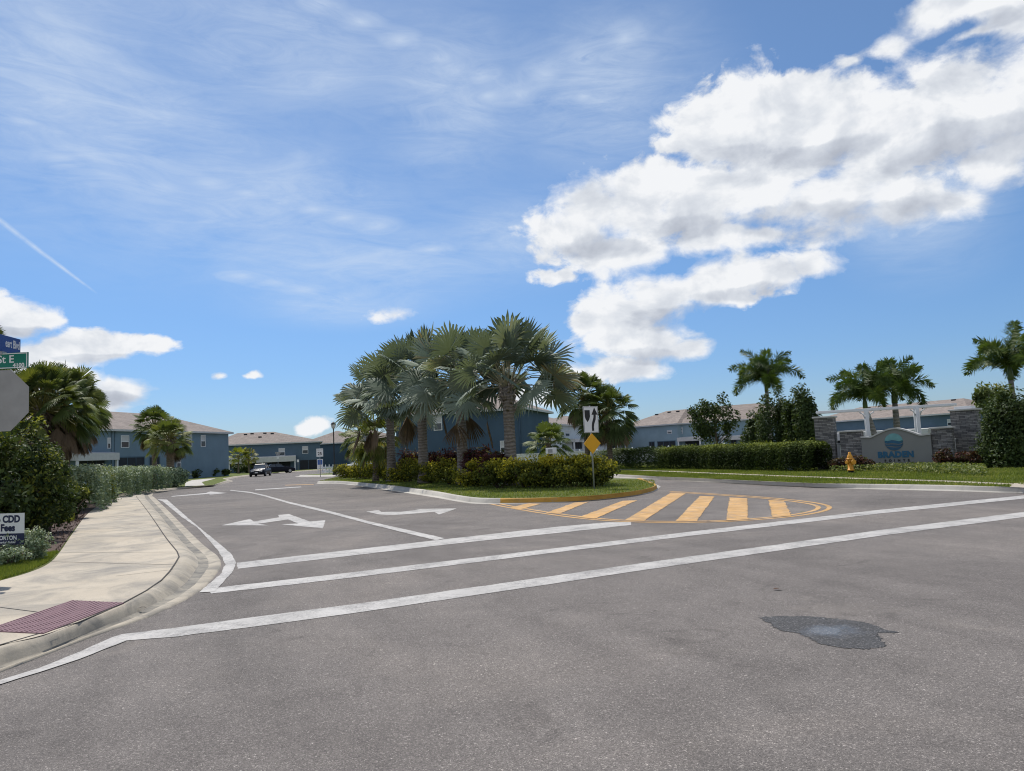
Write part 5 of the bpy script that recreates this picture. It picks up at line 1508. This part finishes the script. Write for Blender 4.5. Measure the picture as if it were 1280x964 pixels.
# speed sign far off
q=G(400.4,595,.13); sp=thing('speed_sign',q,'small white speed limit sign on a thin post left of the tall lamp','traffic sign')
D4=q.y; z0_=ZA(400,571,D4)-.13; z1_=ZA(400,560.8,D4)-.13
MB().tube([(0,.03,-.1),(0,.03,z1_)],.03,8).build('post',M['metal_grey'],sp)
pn=MB().box((-.31,-.006,z0_),(.31,.006,z1_)).build('sign_panel',M['sign_white'],sp)
h4=z1_-z0_
text_mesh('sign_lettering','25',.40,M['sign_black'],pn,Matrix.Translation((0,-.007,z0_+h4*.36))@UPR,.002,bold=.01)
text_mesh('sign_lettering','SPEED LIMIT',.1,M['sign_black'],pn,Matrix.Translation((0,-.007,z0_+h4*.82))@UPR,.002)
# blue notice board
q=P(400,84,.13); nb=thing('notice_board',q,'small blue and white notice board behind the speed sign post','notice board')
za=ZA(400,586,84)-.13; zt_=ZA(400,574,84)-.13
for x in (-.25,.25): MB().box((x-.03,0,-.1),(x+.03,.06,zt_)).build('post',M['trim'],nb)
MB().box((-.33,-.03,za),(.33,-.002,zt_)).build('board',M['sign_white'],nb)
MB().box((-.27,-.036,za+(zt_-za)*.42),(.27,-.0305,zt_-.08)).build('blue_panel',plain('notice_blue',(.05,.12,.36),.5),nb)
# white gate/railing by the lamp
a=P(402.5,82,.13); b=P(416,78,.13); u=b-a; L=u.length
rl_=thing('white_railing',a,'low white railing with crossed braces left of the tall lamp post','railing',math.atan2(u.y,u.x))
for x in np.linspace(0,L,4): MB().box((x-.04,-.04,-.1),(x+.04,.04,.95)).build('post',M['vinyl'],rl_)
mb=MB(); mb.box((0,-.03,.12),(L,.03,.3)); mb.box((0,-.03,.62),(L,.03,.72)); mb.build('rail',M['vinyl'],rl_)
mb=MB()
for i in range(3):
    x0=L*i/3; x1=L*(i+1)/3
    mb.tube([(x0+.05,0,.3),((x0+x1)/2,0,.62)],.035,4); mb.tube([((x0+x1)/2,0,.62),(x1-.05,0,.3)],.035,4)
mb.build('brace',M['vinyl'],rl_)
# far stop sign back on the island end
D5=51; q=P(457.5,D5,.15); fs_=thing('far_stop_sign',q,'grey back of a distant stop sign with smaller plate at the far island end','street sign')
zc=ZA(457,547.5,D5)-.15; r_=.43
MB().tube([(0,-.05,-.1),(0,-.05,zc+.5)],.035,8).build('post',M['metal_grey'],fs_)
m_=MB(); upoly(m_,off(octagon(r_),0,zc),-.004,.004); m_.build('sign_panel',M['sign_back'],fs_)
m_=MB(); upoly(m_,off(octagon(r_*.98),0,zc),.0045,.008); m_.build('sign_face',M['sign_red'],fs_)
zc2=ZA(457,562.5,D5)-.15
m_=MB(); upoly(m_,off([( .34*math.cos(k*PI/8), .34*math.sin(k*PI/8)) for k in range(16)],0,zc2),-.004,.004); m_.build('lower_plate',M['sign_back'],fs_)
# crossing street name post by the cars
q=P(347.6,112,.13); sn=thing('street_name_post',q,'thin street name post with crossed plates beside the dark cars','street sign')
MB().tube([(0,0,-.1),(0,0,3.0)],.035,8).build('post',M['metal_grey'],sn)
MB().box((-.4,-.01,2.75),(.4,.01,3.0)).build('street_plate',M['sign_back'],sn)
MB().box((-.35,-.01,2.46),(.35,.01,2.7),Matrix.Rotation(rad(60),4,'Z')).build('street_plate',M['sign_back'],sn)
MB().box((-.17,-.045,2.0),(.17,-.036,2.4)).build('plate',M['sign_white'],sn)
q=P(372.5,118,.13); wp=thing('small_white_sign',q,'tiny white sign on a short post before the dark porch','sign')
MB().tube([(0,0,-.1),(0,0,1.75)],.03,6).build('post',M['metal_grey'],wp); MB().box((-.16,-.04,1.35),(.16,-.031,1.75)).build('plate',M['sign_white'],wp)

# white utility box behind island
q=P(689,44,.13); ub=thing('mail_box',q,'white box on a dark post behind the island shrubs','mailbox')
MB().box((-.07,-.07,-.1),(.07,.07,1.15)).build('post',M['black_metal'],ub,.01)
MB().box((-.31,-.25,1.15),(.31,.25,1.5)).build('box',M['vinyl'],ub,.03); MB().box((-.2,-.256,1.22),(.06,-.2505,1.42)).build('door',M['metal_grey'],ub)

# ---- street lamps
def lamp(px,d,h,label):
    t=thing('street_lamp',P(px,d,.13),label,'street lamp',0,'black post-top street lamps')
    MB().lathe([(.20,0),(.20,.12),(.14,.2),(.13,.75),(.10,.85),(.06,.95),(.055,h*.6),(.048,h-.75),(.09,h-.72),(.05,h-.66)],12).build('post',M['black_metal'],t)
    MB().lathe([(.10,h-.66),(.15,h-.6),(.21,h-.28),(.2,h-.26)],10).build('lantern_glass',M['lampglass'],t)
    MB().lathe([(.25,h-.26),(.24,h-.22),(.12,h-.08),(.05,h-.05),(.02,h)],12).build('lantern_roof',M['black_metal'],t)
    mb=MB()
    for k in range(4):
        a=k*PI/2; c,s=math.cos(a),math.sin(a); mb.tube([(c*.14,s*.14,h-.64),(c*.23,s*.23,h-.26)],.014,4)
    mb.build('lantern_cage',M['black_metal'],t)
    return t
lamp(417.8,70,5.0,'tall black street lamp before the slate blue house')
lamp(259,98,5.4,'black street lamp on the lawn right of the left house')
lamp(440.5,118,3.9,'far small street lamp above the white car')

# ================================================================== CARS
def car(name, loc, rz, paint, label, Ln=4.6, Wd=1.82, Hh=1.45, suv=False):
    t=thing(name,loc,label,'car',rz)
    # heading +y ; side profile stations y: -L/2 .. L/2
    hw=Wd/2; zb_=.22; belt=.92 if not suv else 1.02
    st=[(-.5,.42,.62*hw,.80*belt),(-.485,.30,.88*hw,.95*belt),(-.40,.22,.98*hw,1.02*belt),(-.2,.20,hw,1.02*belt),(.1,.20,hw,belt),(.24,.20,hw,.97*belt),(.40,.20,.96*hw,.86*belt),(.475,.24,.84*hw,.74*belt),(.5,.36,.62*hw,.62*belt)]
    vs_=[];fs=[]
    for (y,zl,w,zt) in st:
        y*=Ln
        ring=[(-w*.9,zl),(-w,zl+.12),(-w,zl+(zt-zl)*.6),(-w*.93,zt-.03),(-w*.8,zt),(w*.8,zt),(w*.93,zt-.03),(w,zl+(zt-zl)*.6),(w,zl+.12),(w*.9,zl)]
        vs_+=[(x,y,z) for x,z in ring]
    k=10
    for i in range(len(st)-1):
        for j in range(k): fs.append((i*k+j,i*k+(j+1)%k,(i+1)*k+(j+1)%k,(i+1)*k+j))
    fs+=[tuple(range(k)),tuple(range((len(st)-1)*k,len(st)*k))[::-1]]
    mb=MB(); mb.add(vs_,fs,True); mb.build('body',paint,t)
    # cabin glass (greenhouse) and roof
    r0=-.46 if suv else -.40; r1=-.38 if suv else -.22; f1=.03; f0=.185
    cz=[(r0*Ln,belt*.97,.80*hw),(r1*Ln,Hh-.06,.66*hw),(f1*Ln,Hh-.06,.66*hw),(f0*Ln,belt*.95,.80*hw)]
    vs_=[];
    for y,z,w in cz: vs_+=[(-w,y,z),(w,y,z)]
    mb=MB(); mb.add(vs_,[(0,1,3,2),(2,3,5,4),(4,5,7,6),(0,2,4,6),(1,7,5,3),(0,6,7,1)]); mb.build('windows',M['carglass'],t)
    mb=MB(); rr=.69*hw
    mb.add([(-rr,r1*Ln-.1,Hh-.07),(rr,r1*Ln-.1,Hh-.07),(rr,f1*Ln+.1,Hh-.07),(-rr,f1*Ln+.1,Hh-.07),(-rr*.9,r1*Ln,Hh),(rr*.9,r1*Ln,Hh),(rr*.9,f1*Ln-.02,Hh),(-rr*.9,f1*Ln-.02,Hh)],[(0,3,2,1),(4,5,6,7),(0,1,5,4),(1,2,6,5),(2,3,7,6),(3,0,4,7)]); mb.build('roof',paint,t,.02)
    for s in (-1,1):
        for (ya,za,yb,zb2) in ((r0*Ln,belt*.97,r1*Ln,Hh-.05),(f0*Ln,belt*.95,f1*Ln,Hh-.05),(-.1*Ln,belt,-.11*Ln,Hh-.05)):
            MB().tube([(s*.81*hw,ya,za),(s*.67*hw,yb,zb2)],.035,5).build('pillar',paint,t)
    for sx in (-1,1):
        for sy in (-.30,.31):
            w=MB(); w.tube([(sx*(hw-.2),sy*Ln,.32),(sx*(hw+.005),sy*Ln,.32)],[.32,.32],18); w=w.build('wheel',M['tyre'],t)
            MB().tube([(sx*(hw-.05),sy*Ln,.32),(sx*(hw+.015),sy*Ln,.32)],[.21,.19],14).build('rim',M['rim'],w)
        MB().box((sx*.52*hw-.17,.47*Ln,.58*belt),(sx*.52*hw+.17,.492*Ln,.74*belt)).build('headlight',M['headlight'],t,.02)
        MB().box((sx*.6*hw-.14,-.498*Ln,.6*belt),(sx*.6*hw+.14,-.47*Ln,.8*belt)).build('tail_light',M['taillight'],t,.02)
        MB().box((sx*(hw+.03)-.09,.15*Ln,belt-.02),(sx*(hw+.03)+.09,.15*Ln+.1,belt+.12)).build('mirror',paint,t,.02)
    MB().box((-.42*hw,.488*Ln,.36*belt),(.42*hw,.505*Ln,.56*belt)).build('grille',M['black_metal'],t,.02)
    MB().box((-.16,.503*Ln,.42),(.16,.512*Ln,.52)).build('number_plate',M['sign_white'],t)
    return t
car('driving_car', P(325.5,90.5,0), rad(187), M['car_black'], 'dark car driving toward the junction on the entrance road', 4.6,1.85,1.48)
car('parked_car', P(347.5,108,0.0), rad(-58), M['car_black'], 'dark sedan parked sideways behind the driving car', 4.7,1.82,1.38)
car('parked_car', P(454,80,.05), rad(72), M['car_white'], 'white car behind the island shrubs with only its roof showing', 4.7,1.88,1.72,True)

# yellow-headed young palm by the far house
fan_palm('young_palm', P(298,118,.13), 'bright yellow-green young palm pair before the far slate blue house', 2.6, 1.75, 26, (M['yelpalm'],M['bark_sabal']), 33, .12, (0,0), .5, 0, None, (-30,85), 18, 240, .12)
fan_palm('young_palm', P(311,119,.13), 'duller yellow-green young palm right of the bright one', 2.5, 1.6, 26, (M['sabal'],M['bark_sabal']), 34, .12, (0,0), .5, 0, None, (-30,85), 18, 240, .12,(.7,1))
# shrubs along house feet
for px,d,r,h,lab in ((241,91,1.3,1.1,'low dark bush at the foot of the left house, nearest the lamp'),(262,95,1.4,1.1,'low dark bush at the foot of the left house, middle one'),(279,97,1.3,1.0,'low dark bush at the right corner of the left house'),(300,122,1.6,1.5,'dark bush before the white panel of the far house'),(309,120,1.4,1.6,'dark bush left of the driving car')):
    shrub('foundation_shrub',P(px,d,.13),r,.7,h,1000,.13,M['darkshrub'],lab,'shrub','dark bushes along the house walls',16,.4,.2)

# a few fallen leaves and crumbs on the road
for i,(px,py,z,mt,lab) in enumerate(((178,760.5,.05,'redleaf','red fallen leaf in the gutter by the tactile paving'),(512,657,.006,'chip','dark crumb left of the lane arrow stop bar'),(1003,640,.007,'cover','pale fallen leaf inside the painted nose tip'),(886,652,.007,'chip','brown leaf at the foot of a yellow stripe'),(972,737,.006,'chip','dark twig on the asphalt above the wet patch'))):
    q=G(px,py,z); t=thing('fallen_leaf',q,lab,'leaf',0,'fallen leaves on the road')
    s=.05 if i else .045
    V=np.array([(-s,0,.004),(-s*.4,s*.45,.014),(s*.4,s*.4,.012),(s,0,.004),(s*.4,-s*.45,.016),(-s*.4,-s*.4,.01)]); T=[(0,5,1),(5,4,1),(1,4,2),(4,3,2)]
    tri_mesh('blade',V,T,[.4]*4,M[mt],t)
